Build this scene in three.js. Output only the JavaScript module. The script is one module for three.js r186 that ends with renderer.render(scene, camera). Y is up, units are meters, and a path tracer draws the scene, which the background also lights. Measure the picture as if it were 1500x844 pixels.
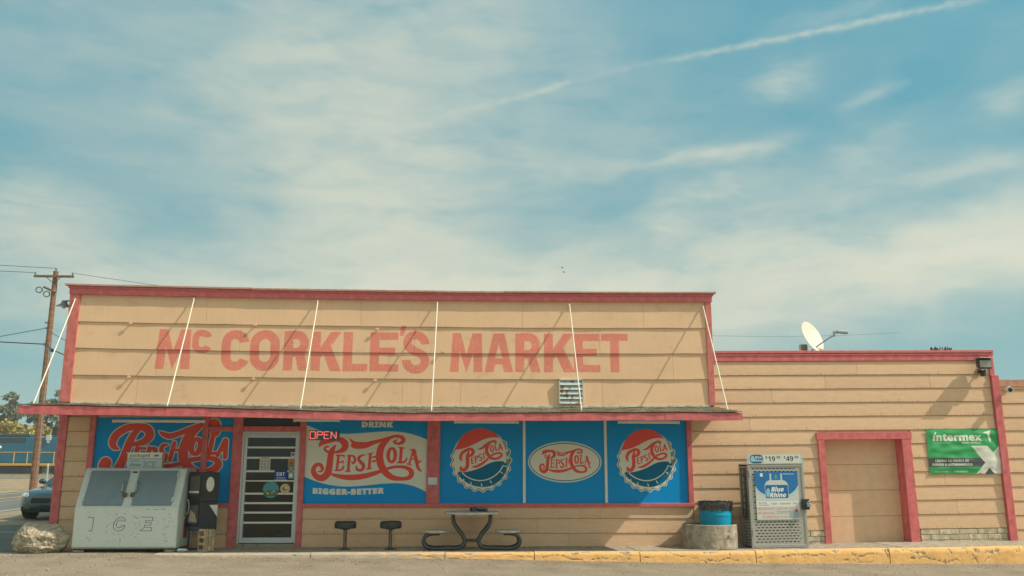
import * as THREE from 'three';
import { RoundedBoxGeometry } from 'three/addons/geometries/RoundedBoxGeometry.js';
import { mergeGeometries, toCreasedNormals } from 'three/addons/utils/BufferGeometryUtils.js';
import { createNoise2D, createNoise3D } from 'simplex-noise';

// ---------------------------------------------------------------- camera, sky, sun, exposure
const rng = (s) => () => { s = (s + 0x6d2b79f5) | 0; let t = Math.imul(s ^ (s >>> 15), 1 | s); t = (t + Math.imul(t ^ (t >>> 7), 61 | t)) ^ t; return ((t ^ (t >>> 14)) >>> 0) / 4294967296; };
const scene = new THREE.Scene();
const camera = new THREE.PerspectiveCamera(35.72, 1024 / 576, 0.1, 2000);
camera.position.set(0, 1.6, 18.17);
camera.rotation.set(0.20247, -0.05984, 0.00112, 'YXZ');
scene.add(camera);
const renderer = new THREE.WebGLRenderer();
renderer.toneMapping = THREE.LinearToneMapping;
renderer.toneMappingExposure = 1.22;
renderer.shadowMap.enabled = true;

const sun = new THREE.DirectionalLight(new THREE.Color().setRGB(1, 0.9, 0.76), 3.4);
sun.position.set(0.94 * 45, 1.0 * 45, 0.29 * 45);
sun.target.position.set(0, 0, 0);
sun.castShadow = true;
sun.shadow.mapSize.set(4096, 4096);
Object.assign(sun.shadow.camera, { left: -60, right: 30, top: 40, bottom: -40, near: 1, far: 250 });
scene.add(sun, sun.target);

const clamp = THREE.MathUtils.clamp, lerp = THREE.MathUtils.lerp, sstep = THREE.MathUtils.smoothstep;
const n3 = createNoise3D(rng(11)), n2 = createNoise2D(rng(12));
const fbm3 = (x, y, z, o) => { let s = 0, a = 0.5; for (let i = 0; i < o; i++) { s += a * n3(x, y, z); x *= 2.07; y *= 2.07; z *= 2.07; a *= 0.5; } return s; };
const fbm2 = (x, y, o) => { let s = 0, a = 0.5; for (let i = 0; i < o; i++) { s += a * n2(x, y); x *= 2.03; y *= 2.03; a *= 0.5; } return s; };

// thin afternoon cirrus: azimuth (degrees right of -z), elevation, radii, tilt, strength
const CIRRUS = [
  [-9, 22.5, 11, 8, 0, 0.95], [-5.5, 14.5, 7.5, 6, 0.2, 1.0], [-21.8, 11.2, 8, 3, -0.25, 0.85], [-27, 14.2, 4, 1.5, 0.25, 0.62], [2, 28, 8, 4, 0, 0.4], [6, 10.5, 17, 3.2, 0, 2.4],
  [31, 12.2, 9, 2.2, 0.16, 2.1], [20.5, 13.0, 5, 2.0, 0.2, 0.5], [21.6, 23.6, 2.4, 1.0, 0.1, 0.6], [26.3, 22.4, 1.5, 0.5, 0.6, 0.3], [14.6, 19.4, 4.2, 0.75, -0.02, 0.6], [19, 19.5, 2.6, 0.7, 0.12, 0.4],
  [16.8, 17.4, 3.5, 0.55, 0.12, 0.5], [13.3, 15.2, 2.8, 0.9, 0.06, 0.5], [26.8, 18.9, 2.4, 1.2, 0.3, 0.35], [32.5, 17.1, 6, 0.9, 0.02, 0.5], [34.3, 20.4, 1.6, 0.8, 0.3, 0.4], [25, 26.9, 3, 0.8, 0.1, 0.2], [-26, 25, 8, 4, 0, 0.22],
  [4.5, 19.6, 6, 1.3, 0.03, 0.3], [10, 21.5, 7, 4.5, 0, 0.28], [20, 15.8, 10, 3.4, 0.05, 0.4], [-25, 18.5, 6, 3, 0, 0.12], [-16, 9, 14, 3, 0, 0.4],
];
{ const r = rng(77); for (let i = 0; i < 160; i++) { const az = 50 + r() * 262, s = 0.5 + r() * 1.6; CIRRUS.push([az > 180 ? az - 360 : az, 9 + r() * 55, 7 * s, 1.8 * s, (r() - 0.5) * 0.4, 0.25 + r() * 0.5]); } for (let i = 0; i < 46; i++) { const az = 68 + ((i * 0.618) % 1) * 228, s = 0.8 + r() * 0.7; CIRRUS.push([az > 180 ? az - 360 : az, 6 + r() * 62, 13 * s, 7 * s, (r() - 0.5) * 0.3, 0.6 + r() * 0.4]); } }
const TRAIL = [[-12, 18.5, 0.02], [-5, 21.2, 0.05], [-0.8, 22.6, 0.14], [4.6, 23.8, 0.3], [7.2, 24.5, 0.5], [7.6, 24.6, 0.1], [11, 25.2, 0.14], [13.5, 25.5, 0.1], [16.5, 25.75, 0.42], [22, 26.1, 0.5], [28, 26.3, 0.46], [32.3, 26.25, 0.3], [34, 26.2, 0.02]];
{
  const W = 2048, H = 2048, data = new Float32Array(W * H * 4);
  const near = CIRRUS.map((c) => [...c, Math.cos(c[4]), Math.sin(c[4])]);
  const buckets = Array.from({ length: 360 }, (_, a) => near.filter((c) => { let d = Math.abs(a - 180 + 0.5 - c[0]); d = Math.min(d, 360 - d); return d < c[2] * 2.6 + c[3] * 2.6 + 1; }));
  for (let y = 0; y < H; y++) {
    const el = ((y + 0.5) / H - 0.5) * 180, er = (el * Math.PI) / 180, cy = Math.cos(er), sy = Math.sin(er), k = clamp(el / 42, 0, 1);
    // clear air: pale and warm at the horizon, turquoise overhead
    const h = Math.exp(-Math.max(0, el) / 7.5), br = lerp(0.125, 0.11, k) + 0.28 * h, bg = lerp(0.378, 0.335, k) + 0.2 * h, bb = lerp(0.465, 0.44, k) + 0.06 * h;
    for (let x = 0; x < W; x++) {
      const o = (y * W + x) * 4; data[o + 3] = 1;
      if (el < 0) { data[o] = 0.36; data[o + 1] = 0.36; data[o + 2] = 0.32; continue; }
      const ph = ((x + 0.5) / W - 0.5) * 2 * Math.PI, dx = Math.cos(ph) * cy, dz = Math.sin(ph) * cy;
      let az = (Math.atan2(dx, -dz) * 180) / Math.PI;
      const wx = fbm3(dx * 5, sy * 13, dz * 5, 3), wy = fbm3(dx * 5 + 7, sy * 13 + 3, dz * 5, 3);
      const fine = fbm3(dx * 8 + wx * 0.35, sy * 26 + wy * 0.45, dz * 8, 4), fibre = fbm3(dx * 30, sy * 120 + wx * 3, dz * 30 + 5, 3);
      let a = 0.03 + 0.08 * wx + 0.04 * fine;
      const ax = az + wx * 2.4, ay = el + wy * 0.9;
      for (const c of buckets[Math.min(359, Math.floor(az + 180))]) {
        let da = ax - c[0]; if (da > 180) da -= 360; if (da < -180) da += 360;
        const de = ay - c[1], u = (da * c[6] + de * c[7]) / c[2], v = (-da * c[7] + de * c[6]) / c[3], q = u * u + v * v;
        if (q < 5) a += c[5] * Math.exp(-q * 1.15) * clamp(0.9 + fine * 0.55 + fibre * (c[2] < 5.5 ? 0.5 : 0.16), 0.15, 1.45);
      }
      a = Math.max(0, a) * 0.92;
      if (az > -13 && az < 35 && el > 16 && el < 29) {
        for (let i = 0; i < TRAIL.length - 1; i++) {
          const p = TRAIL[i], q = TRAIL[i + 1];
          if (az < p[0] || az >= q[0]) continue;
          const t = (az - p[0]) / (q[0] - p[0]), d = Math.abs(el + n3(dx * 40, sy * 40, dz * 40) * 0.05 - lerp(p[1], q[1], t)), w = 0.17 + 0.06 * n3(dx * 60, 3, dz * 60);
          a += lerp(p[2], q[2], t) * Math.exp(-(d * d) / (w * w)) * (0.85 + 0.5 * n3(dx * 120, sy * 120, dz * 120));
        }
      }
      a = 1 - Math.exp(-a * 1.15);
      // added glow: sky brightens smoothly towards the unseen sun to lift the shaded walls
      const ang = Math.acos(clamp((dx * 0.94 + sy + dz * 0.29) / 1.4028, -1, 1)) * 57.3, addedGlow = (1 + 2.2 * Math.exp(-ang / 20)) / 1.22;
      data[o] = lerp(br, 0.715, a) * addedGlow; data[o + 1] = lerp(bg, 0.712, a) * addedGlow; data[o + 2] = lerp(bb, 0.575, a) * addedGlow;
    }
  }
  const sky = new THREE.DataTexture(data, W, H, THREE.RGBAFormat, THREE.FloatType);
  sky.mapping = THREE.EquirectangularReflectionMapping; sky.magFilter = THREE.LinearFilter; sky.minFilter = THREE.LinearFilter; sky.needsUpdate = true;
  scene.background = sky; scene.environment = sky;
}

// ---------------------------------------------------------------- naming and building helpers
const used = new Map();
function numbered(name) { const n = used.get(name) ?? 0; used.set(name, n + 1); return n ? name + '_' + String(n).padStart(3, '0') : name; }
function tag(o, label, category, group, kind) { if (label) o.userData.label = label; if (category) o.userData.category = category; if (group) o.userData.group = group; if (kind) o.userData.kind = kind; return o; }
function thing(name, label, category, [x, y, z], group) {
  const o = new THREE.Group(); o.name = numbered(name); o.position.set(x, y, z); scene.add(o);
  return tag(o, label, category, group);
}
function rootOf(o) { while (o.parent && o.parent !== scene) o = o.parent; return o; }
// a part is given in world coordinates (before the thing itself is turned)
function part(parent, name, geometry, material, kind) {
  const g = Array.isArray(geometry) ? mergeGeometries(geometry.map((q) => (q.index ? q.toNonIndexed() : q))) : geometry;
  const r = rootOf(parent).position; g.translate(-r.x, -r.y, -r.z);
  const m = new THREE.Mesh(g, material); m.name = name; m.castShadow = m.receiveShadow = true; parent.add(m);
  if (kind) m.userData.kind = kind;
  return m;
}
function solo(name, geometry, material, label, category, group, kind) {
  const m = new THREE.Mesh(geometry, material); m.name = numbered(name); m.castShadow = m.receiveShadow = true; scene.add(m);
  return tag(m, label, category, group, kind);
}
function structure(name, geometry, material) { return solo(name, geometry, material, null, null, null, 'structure'); }
function copyOf(o, [x, y, z], label) { const c = o.clone(); c.name = numbered(o.name.replace(/_\d{3}$/, '')); c.position.set(x, y, z); c.userData = { ...o.userData, label }; scene.add(c); return c; }

// box uv in metres, each face along its own plane
function metric(g, ou = 0, ov = 0, s = 1) {
  const p = g.attributes.position, n = g.attributes.normal, uv = new Float32Array(p.count * 2);
  for (let i = 0; i < p.count; i++) {
    const ax = Math.abs(n.getX(i)), ay = Math.abs(n.getY(i)), az = Math.abs(n.getZ(i));
    const [u, v] = az >= ax && az >= ay ? [p.getX(i), p.getY(i)] : ax >= ay ? [p.getZ(i), p.getY(i)] : [p.getX(i), p.getZ(i)];
    uv[i * 2] = u * s + ou; uv[i * 2 + 1] = v * s + ov;
  }
  g.setAttribute('uv', new THREE.BufferAttribute(uv, 2));
  return g;
}
let seedUV = 1;
const jitter = () => { seedUV = (seedUV * 16807) % 2147483647; return (seedUV % 1000) / 137; };
const box = (x0, x1, y0, y1, z0, z1, bevel = 0) => {
  const w = x1 - x0, h = y1 - y0, d = z1 - z0, g = bevel ? new RoundedBoxGeometry(w, h, d, 1, Math.min(bevel, w / 2.01, h / 2.01, d / 2.01)) : new THREE.BoxGeometry(w, h, d);
  return metric(g.translate((x0 + x1) / 2, (y0 + y1) / 2, (z0 + z1) / 2), jitter(), jitter());
};
const rbox = (w, h, d, bevel) => metric(new RoundedBoxGeometry(w, h, d, 2, bevel), jitter(), jitter());
const warp = (g, f) => { const p = g.attributes.position; for (let i = 0; i < p.count; i++) { const q = f(p.getX(i), p.getY(i), p.getZ(i)); p.setXYZ(i, ...q); } g.computeVertexNormals(); return g; };
const cyl = (r0, r1, h, x, y, z, n = 20) => metric(new THREE.CylinderGeometry(r1, r0, h, n).translate(x, y + h / 2, z), jitter(), jitter());
const tube = (pts, r, n = 24, k = 8) => metric(new THREE.TubeGeometry(new THREE.CatmullRomCurve3(pts.map((p) => new THREE.Vector3(...p)), false, 'centripetal'), n, r, k), jitter(), jitter());
function rod(a, b, r, k = 8) {
  const A = new THREE.Vector3(...a), B = new THREE.Vector3(...b), d = B.clone().sub(A), g = new THREE.CylinderGeometry(r, r, d.length(), k);
  g.applyQuaternion(new THREE.Quaternion().setFromUnitVectors(new THREE.Vector3(0, 1, 0), d.normalize())).translate(...A.add(B).multiplyScalar(0.5).toArray());
  return metric(g, jitter(), jitter());
}

// ---------------------------------------------------------------- textures
function dataTex(size, f, srgb = true, rep = true) {
  const [w, h] = Array.isArray(size) ? size : [size, size], d = new Uint8Array(w * h * 4);
  for (let y = 0; y < h; y++) for (let x = 0; x < w; x++) { const c = f(x / w, y / h), o = (y * w + x) * 4; d[o] = clamp(c[0], 0, 1) * 255; d[o + 1] = clamp(c[1], 0, 1) * 255; d[o + 2] = clamp(c[2], 0, 1) * 255; d[o + 3] = 255; }
  const t = new THREE.DataTexture(d, w, h); t.magFilter = THREE.LinearFilter; t.minFilter = THREE.LinearFilter; if (rep) t.wrapS = t.wrapT = THREE.RepeatWrapping; if (srgb) t.colorSpace = THREE.SRGBColorSpace; t.needsUpdate = true; return t;
}
// seamless noise on a torus-like blend
const tile = (u, v, f, o, sx = 1, sy = 1) => {
  const g = (a, b) => fbm2(a * f * sx, b * f * sy, o);
  const wx = sstep(u, 0.8, 1), wy = sstep(v, 0.8, 1);
  return lerp(lerp(g(u, v), g(u - 1, v), wx), lerp(g(u, v - 1), g(u - 1, v - 1), wx), wy);
};
const grey = (v, t = [1, 1, 1]) => [v * t[0], v * t[1], v * t[2]];
const T = {
  paint: dataTex(512, (u, v) => { const a = tile(u, v, 3, 4), b = tile(u, v, 40, 2, 3, 0.35), c = tile(u + 0.3, v, 22, 3), s = 0.965 + a * 0.035 + b * 0.03; const d = sstep(c, 0.46, 0.6) * 0.12; return [s - d * 0.7, s - d, s - d * 1.1]; }),
  worn: dataTex(512, (u, v) => { const a = tile(u, v, 4, 4), b = tile(u, v, 26, 3), s = 0.9 + a * 0.13, d = sstep(b + a * 0.35, 0.36, 0.52); return [lerp(s, 0.86, d), lerp(s, 1.0, d * 0.5), lerp(s, 0.95, d * 0.5)]; }),
  bump: dataTex(512, (u, v) => grey(0.5 + tile(u, v, 5, 5) * 0.4 + tile(u, v, 60, 2, 1, 1) * 0.2), false),
  grain: dataTex(512, (u, v) => grey(0.5 + tile(u, v, 6, 4, 0.4, 9) * 0.55), false),
  asphalt: dataTex(1024, (u, v) => { const a = tile(u, v, 3, 5), b = tile(u, v, 160, 2), c = tile(u, v, 9, 4, 0.7, 1.6), s = 0.87 + a * 0.1 + b * 0.34, d = sstep(c, 0.36, 0.55) * 0.14; return [s - d, s - d * 1.04, s - d * 1.1]; }),
  asphaltBump: dataTex(1024, (u, v) => grey(0.5 + tile(u, v, 170, 2) * 0.6 + tile(u, v, 12, 3) * 0.2), false),
  concrete: dataTex(512, (u, v) => { const a = tile(u, v, 4, 5), b = tile(u, v, 90, 2), s = 0.88 + a * 0.18 + b * 0.1, d = sstep(tile(u + 0.5, v + 0.2, 10, 4), 0.34, 0.5) * 0.2; return [s - d, s - d, s - d * 1.1]; }),
  rust: dataTex(256, (u, v) => { const a = tile(u, v, 5, 5), d = sstep(a, 0.16, 0.4); return [lerp(0.92, 0.72, d), lerp(0.93, 0.52, d), lerp(0.92, 0.36, d)]; }),
  wood: dataTex(512, (u, v) => { const a = tile(u, v, 5, 5, 0.35, 8), b = tile(u, v, 3, 3); const s = 0.78 + a * 0.35 + b * 0.2; return [s, s * 0.97, s * 0.93]; }),
  shingle: dataTex(512, (u, v) => { const a = tile(u, v, 8, 4, 3, 1), b = tile(u, v, 120, 2), s = 0.72 + a * 0.4 + b * 0.3; return [s, s * 0.97, s * 0.9]; }),
  rock: dataTex(512, (u, v) => { const a = tile(u, v, 5, 6), b = tile(u, v, 34, 4), s = 0.82 + a * 0.24 + b * 0.2; return [s * 1.04, s, s * 0.93]; }),
};
T.lap = dataTex([2048, 128], (u, v) => {
  const a = tile(u, v, 3, 3, 4, 1), b = tile(u, v, 30, 2, 6, 0.3), drip = sstep(tile(u, 0.5, 60, 3, 3, 0.1) - v * 1.3, 0.18, 0.4), speck = sstep(tile(u + 0.37, v, 46, 3, 5, 1) - 0.5 * Math.min(v, 0.6), 0.24, 0.42), peel = sstep(tile(u + 0.7, v, 12, 4, 6, 1.2), 0.5, 0.58);
  const s = 0.965 + a * 0.035 + b * 0.035 - drip * 0.2 - speck * 0.26; return [s + peel * 0.02, s + peel * 0.03 - speck * 0.02, s + peel * 0.05 - speck * 0.03];
});
const M = (color, roughness = 0.8, o = {}) => {
  const m = new THREE.MeshPhysicalMaterial({ roughness, ...o });
  Array.isArray(color) ? m.color.setRGB(...color) : m.color.set(color);
  return m;
};
const TAN = [0.8, 0.53, 0.325], RED = [0.8, 0.18, 0.185];
const mat = {
  tan: [0, 1, 2, 3].map((i) => M(TAN.map((c) => c * [1, 0.955, 1.035, 0.985][i]), 0.75, { map: T.lap })),
  tanPlain: M(TAN, 0.8, { map: T.paint }),
  red: M(RED, 0.6, { map: T.worn, bumpMap: T.bump, bumpScale: 0.002 }),
  redWorn: M([0.78, 0.22, 0.19], 0.7, { map: T.worn, bumpMap: T.bump, bumpScale: 0.002 }),
  pinkCap: M([0.66, 0.36, 0.29], 0.6, { map: T.worn }),
  wood: M([0.3, 0.22, 0.15], 0.85, { map: T.wood, bumpMap: T.grain, bumpScale: 0.004 }),
  paleWood: M([0.64, 0.53, 0.38], 0.85, { map: T.wood, bumpMap: T.grain, bumpScale: 0.004 }),
  soffit: M([0.5, 0.4, 0.3], 0.9, { map: T.wood }),
  shingle: M([0.42, 0.36, 0.27], 0.95, { map: T.shingle, bumpMap: T.bump, bumpScale: 0.012 }),
  white: M([0.84, 0.84, 0.77], 0.5, { map: T.paint }),
  rodWhite: M([0.78, 0.74, 0.6], 0.5),
  flash: M([0.78, 0.76, 0.68], 0.6, { map: T.concrete }),
  alu: M([0.62, 0.66, 0.66], 0.42, { metalness: 0.25, map: T.paint }),
  dark: M([0.03, 0.034, 0.036], 0.5, { map: T.paint }),
  black: M([0.022, 0.026, 0.028], 0.4),
  steel: M([0.4, 0.43, 0.45], 0.35, { metalness: 0.8, map: T.paint }),
  concrete: M([0.43, 0.37, 0.28], 0.92, { map: T.concrete, bumpMap: T.bump, bumpScale: 0.012 }),
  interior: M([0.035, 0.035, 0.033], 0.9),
  glass: M([1, 1, 1], 0.04, { transmission: 1, thickness: 0, ior: 1.5 }),
};

// ---------------------------------------------------------------- ground
const curve = (table) => (x) => { if (x <= table[0][0]) return table[0][1]; for (let i = 1; i < table.length; i++) if (x <= table[i][0]) { const a = table[i - 1], b = table[i]; return lerp(a[1], b[1], (x - a[0]) / (b[0] - a[0])); } return table.at(-1)[1]; };
const front = curve([[-60, 0.18], [-8, 0.165], [-5.6, 0.16], [-4.5, 0.105], [0.4, 0.05], [2.9, -0.01], [5.4, -0.05], [8, -0.07], [14, -0.1], [60, -0.2]]);
const back = (z) => { const d = Math.max(0, -3 - z); return 0.018 * Math.min(d, 24) + 0.006 * clamp(d - 24, 0, 70); };
const gy = (x, z) => front(x) + (x > -7 && z > -20 ? Math.min(back(z), 0) : back(z)) * (x > -7 ? 0 : 1);
const walk = curve([[-30, 0.163], [3, 0.163], [5.26, 0.165], [12, 0.252], [16, 0.3]]); // pavement level
function sheet(xs, zs, f) {
  const pos = [], uv = [], idx = [], nx = xs.length;
  for (const z of zs) for (const x of xs) { pos.push(x, f(x, z), z); uv.push(x * 0.25, z * 0.25); }
  for (let j = 0; j < zs.length - 1; j++) for (let i = 0; i < nx - 1; i++) { const a = j * nx + i; idx.push(a, a + nx, a + 1, a + 1, a + nx, a + nx + 1); }
  const g = new THREE.BufferGeometry(); g.setAttribute('position', new THREE.Float32BufferAttribute(pos, 3)); g.setAttribute('uv', new THREE.Float32BufferAttribute(uv, 2)); g.setIndex(idx); g.computeVertexNormals(); return g;
}
const range = (...seg) => { const r = []; for (const [a, b, s] of seg) { const n = Math.max(1, Math.round((b - a) / s)); for (let i = 0; i < n; i++) r.push(a + ((b - a) * i) / n); } r.push(seg.at(-1)[1]); return r; };
const gmat = {
  street: M([0.405, 0.325, 0.225], 0.95, { map: T.asphalt, bumpMap: T.asphaltBump, bumpScale: 0.012 }),
  road: M([0.21, 0.21, 0.185], 0.9, { map: T.asphalt, bumpMap: T.asphaltBump, bumpScale: 0.01 }),
  dirt: M([0.46, 0.37, 0.26], 1, { map: T.rock, bumpMap: T.bump, bumpScale: 0.03 }),
  ballast: M([0.3, 0.28, 0.24], 1, { map: T.rock, bumpMap: T.bump, bumpScale: 0.05 }),
  yellow: M([0.58, 0.37, 0.09], 0.8, { map: T.worn }),
  line: M([0.62, 0.6, 0.54], 0.8, { map: T.concrete }),
};
structure('ground', sheet(range([-900, -100, 50], [-100, -30, 5], [-30, -7, 0.5], [-7, 16, 0.4], [16, 100, 12], [100, 900, 80]), range([-900, -120, 60], [-120, -50, 5], [-50, -4, 0.8], [-4, 1.2, 0.4], [1.2, 8, 0.4], [8, 60, 4], [60, 500, 40]), gy), gmat.street);
structure('side_road', sheet(range([-21.2, -14.3, 0.7]), range([-100, -50, 5], [-50, 30, 0.8]), (x, z) => gy(x, z) + 0.006), gmat.road);
structure('dirt_verge', sheet(range([-400, -60, 20], [-60, -21.2, 1.2]), range([-200, -50, 5], [-50, 30, 0.8]), (x, z) => gy(x, z) + 0.007), gmat.dirt);
for (const [n, x, w, m] of [['white_road_line', -14.5, 0.16, gmat.line], ['white_road_line', -17.45, 0.1, gmat.line], ['yellow_road_line', -18.55, 0.28, gmat.yellow], ['white_road_line', -20.4, 0.16, gmat.line]])
  structure(n, sheet([x - w / 2, x + w / 2], range([-100, -50, 5], [-50, 30, 0.8]), (a, z) => gy(a, z) + 0.012), m);
structure('lot_shade_sheet', sheet(range([-14.2, -7.85, 0.6]), range([-6.4, 0.9, 0.4]), (x, z) => gy(x, z) + 0.005 + n2(x, z) * 0.001), M([0.17, 0.185, 0.165], 0.92, { map: T.asphalt, bumpMap: T.asphaltBump, bumpScale: 0.01 }));  // store shadow on the lot painted in as a darker, bluer sheet
structure('parking_line', sheet(range([-14, -8.6, 0.5]), [-4.2, -4.08], (x, z) => gy(x, z) + 0.011), gmat.line);
structure('railway_bed', sheet(range([-160, 60, 5]), range([-96, -70, 1]), (x, z) => gy(x, z) + 0.02 + 0.24 * sstep(z, -80, -77.5 - 2.5 * 0) * 0 + 0.25 * (sstep(-z, 79, 82) - sstep(-z, 92, 95))), gmat.ballast);

// loose grit on the street
{
  const r = rng(91), n = 9000, im = new THREE.InstancedMesh(new THREE.IcosahedronGeometry(1, 0), M([1, 1, 1], 0.95), n), m4 = new THREE.Matrix4(), q = new THREE.Quaternion(), e = new THREE.Euler(), c = new THREE.Color();
  for (let i = 0; i < n; i++) { const x = -11 + r() * 26, z = 1.4 + (i % 3 ? r() * 4.5 : r() * r() * 0.9), s = 0.003 + 0.009 * r() * r(), k = r() < 0.35 ? 0.08 + 0.1 * r() : 0.3 + 0.25 * r(); e.set(r() * 6, r() * 6, r() * 6); m4.compose(new THREE.Vector3(x, gy(x, z) + s * 0.3, z), q.setFromEuler(e), new THREE.Vector3(s * 1.3, s * 0.8, s)); im.setMatrixAt(i, m4); im.setColorAt(i, c.setRGB(k * 1.05, k * 0.92, k * 0.74)); }
  im.name = 'street_grit'; tag(im, 'fine loose grit scattered over the street', 'grit', null, 'stuff'); im.castShadow = im.receiveShadow = true; scene.add(im);
}
// pavement slabs
{
  const pv = new THREE.Group(); pv.name = numbered('pavement'); pv.userData.kind = 'structure'; scene.add(pv);
  const slabMat = [1, 0.93, 1.05].map((k) => M([0.5 * k, 0.43 * k, 0.32 * k], 0.95, { map: T.concrete, bumpMap: T.bump, bumpScale: 0.012 }));
  const xs = [-5.35, -3.9, -2.3, -0.6, 1.42, 3.35, 4.9, 6.6, 8.4, 10.1, 11.9, 13.8, 15.8];
  for (let i = 0; i < xs.length - 1; i++) {
    const g = warp(metric(new THREE.BoxGeometry(xs[i + 1] - xs[i] - 0.012, 0.3, 1.26, 6, 1, 6).translate((xs[i] + xs[i + 1]) / 2, 0, 0.51), jitter(), jitter()), (x, y, z) => [x, y > 0 ? walk(x) + (i % 3) * 0.004 - 0.006 + n2(x * 2, z * 2) * 0.003 : -0.2, z]);
    part(pv, 'slab', g, slabMat[(i * 7) % 3]);
  }
}
// kerb stones, yellow paint chipped and cracked
{
  const kb = new THREE.Group(); kb.name = numbered('kerb'); kb.userData.kind = 'structure'; scene.add(kb);
  const cracks = [];
  { const r = rng(5); const add = (x, y, n, step, dy) => { const l = [[x, y]]; for (let i = 0; i < n; i++) { x += step * (0.6 + r() * 0.8); y = clamp(y + (r() - 0.5) * dy, 0.06, 0.97); l.push([x, y]); } cracks.push(l); };
    add(6.0, 0.45, 14, 0.12, 0.5); add(7.3, 0.72, 12, 0.11, 0.4); add(8.6, 0.3, 10, 0.12, 0.5); add(3.4, 0.5, 16, 0.12, 0.5); add(10.9, 0.5, 9, 0.12, 0.5); add(0.6, 0.55, 18, 0.13, 0.6); add(9.6, 0.62, 6, 0.06, 0.8); add(-0.8, 0.6, 9, 0.11, 0.5);
    for (const x of [1.9, 4.6, 5.55, 7.9, 9.1, 11.5]) { const l = []; for (let i = 0; i <= 6; i++) l.push([x + (r() - 0.5) * 0.12 + i * 0.02, i / 6]); cracks.push(l); } }
  const crack = (x, v) => { let best = 9; for (const l of cracks) { if (x < l[0][0] - 0.3 || x > l.at(-1)[0] + 0.3) continue; for (let i = 0; i < l.length - 1; i++) { const [ax, ay] = l[i], [bx, by] = l[i + 1], ex = bx - ax, ey = (by - ay) * 0.25, t = clamp(((x - ax) * ex + (v - ay) * 0.25 * ey) / (ex * ex + ey * ey), 0, 1), d = Math.hypot(x - ax - ex * t, (v - ay) * 0.25 - ey * t); if (d < best) best = d; } } return best; };
  const edges = [-5.35, -2.6, -0.2, 1.42, 3.36, 5.52, 8.05, 10.7, 13.4, 16];
  const colour = new THREE.Color();
  const kmat = M([1, 1, 1], 0.9, { vertexColors: true, bumpMap: T.bump, bumpScale: 0.006 });
  for (let s = 0; s < edges.length - 1; s++) {
    const a = edges[s] + 0.007, b = edges[s + 1] - 0.007, nx = Math.round((b - a) / 0.013), nv = 24, pos = [], uv = [], col = [], idx = [];
    for (let i = 0; i <= nx; i++) for (let j = 0; j <= nv; j++) {
      const x = a + ((b - a) * i) / nx, top = walk(x) - 0.004 + (s % 2) * 0.006, bot = front(x) - 0.06, t = j / nv;
      // t 0 back top edge, 0.4 front top edge, 1 below the gutter
      let y, z, v;
      if (t < 0.36) { z = 1.15 + (t / 0.36) * 0.15; y = top; v = 1; } else { const q = (t - 0.36) / 0.64, rd = Math.min(q * 4, 1); z = 1.3 + 0.035 * Math.sin((rd * Math.PI) / 2) + q * 0.02; y = lerp(top, bot, q); v = clamp((y - front(x)) / Math.max(0.04, top - front(x)), 0, 1); }
      const e = n2(x * 1.7, 4), rough = fbm2(x * 7, t * 9 + s, 4), chip = sstep(fbm2(x * 1.6 + 9, t * 2.2, 4) - (t > 0.25 && t < 0.55 ? 0.0 : 0.22) + 0.12 * n2(x * 19, t * 30), 0.38, 0.46);
      const d = v < 0.999 || t > 0.3 ? crack(x, v) : 9, open = sstep(-d, -0.011, -0.002) * sstep(n2(x * 2.3, v * 2 + 4), -0.5, 0.1);
      y -= (t < 0.62 ? 1 : 0) * (chip * 0.014 + rough * 0.003) + (t < 0.4 ? open * 0.02 : 0); z -= t > 0.2 ? chip * 0.016 + open * 0.016 + rough * 0.0035 : 0;
      z += e * 0.01 * (t > 0.3 ? 1 : 0);
      pos.push(x, y, z); uv.push(x, t * 0.5);
      const paint = sstep(x + fbm2(x * 3, t * 5, 3) * 2.2, -1.6, 0.6) * sstep(t + fbm2(x * 5, t * 3 + 7, 4) * 0.16 + 0.05 * clamp(x - 3, 0, 4), 0.24, 0.3) * (1 - 0.92 * chip) * (1 - open * 0.85) * (1 - 0.35 * sstep(fbm2(x * 11, t * 14, 4), 0.3, 0.45));
      const k = 0.95 + 0.1 * fbm2(x * 4, t * 4, 3);
      colour.setRGB(lerp(0.5, 0.9, paint) * k, lerp(0.43, 0.52, paint) * k, lerp(0.32, 0.19, paint) * k); if (open > 0.2 || chip > 0.6) colour.multiplyScalar(0.8);
      col.push(colour.r, colour.g, colour.b);
    }
    for (let i = 0; i < nx; i++) for (let j = 0; j < nv; j++) { const q = i * (nv + 1) + j; idx.push(q, q + 1, q + nv + 1, q + 1, q + nv + 2, q + nv + 1); }
    const g = new THREE.BufferGeometry(); g.setAttribute('position', new THREE.Float32BufferAttribute(pos, 3)); g.setAttribute('uv', new THREE.Float32BufferAttribute(uv, 2)); g.setAttribute('color', new THREE.Float32BufferAttribute(col, 3)); g.setIndex(idx); g.computeVertexNormals();
    part(kb, 'kerb_stone', g, kmat);
  }
}

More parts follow.
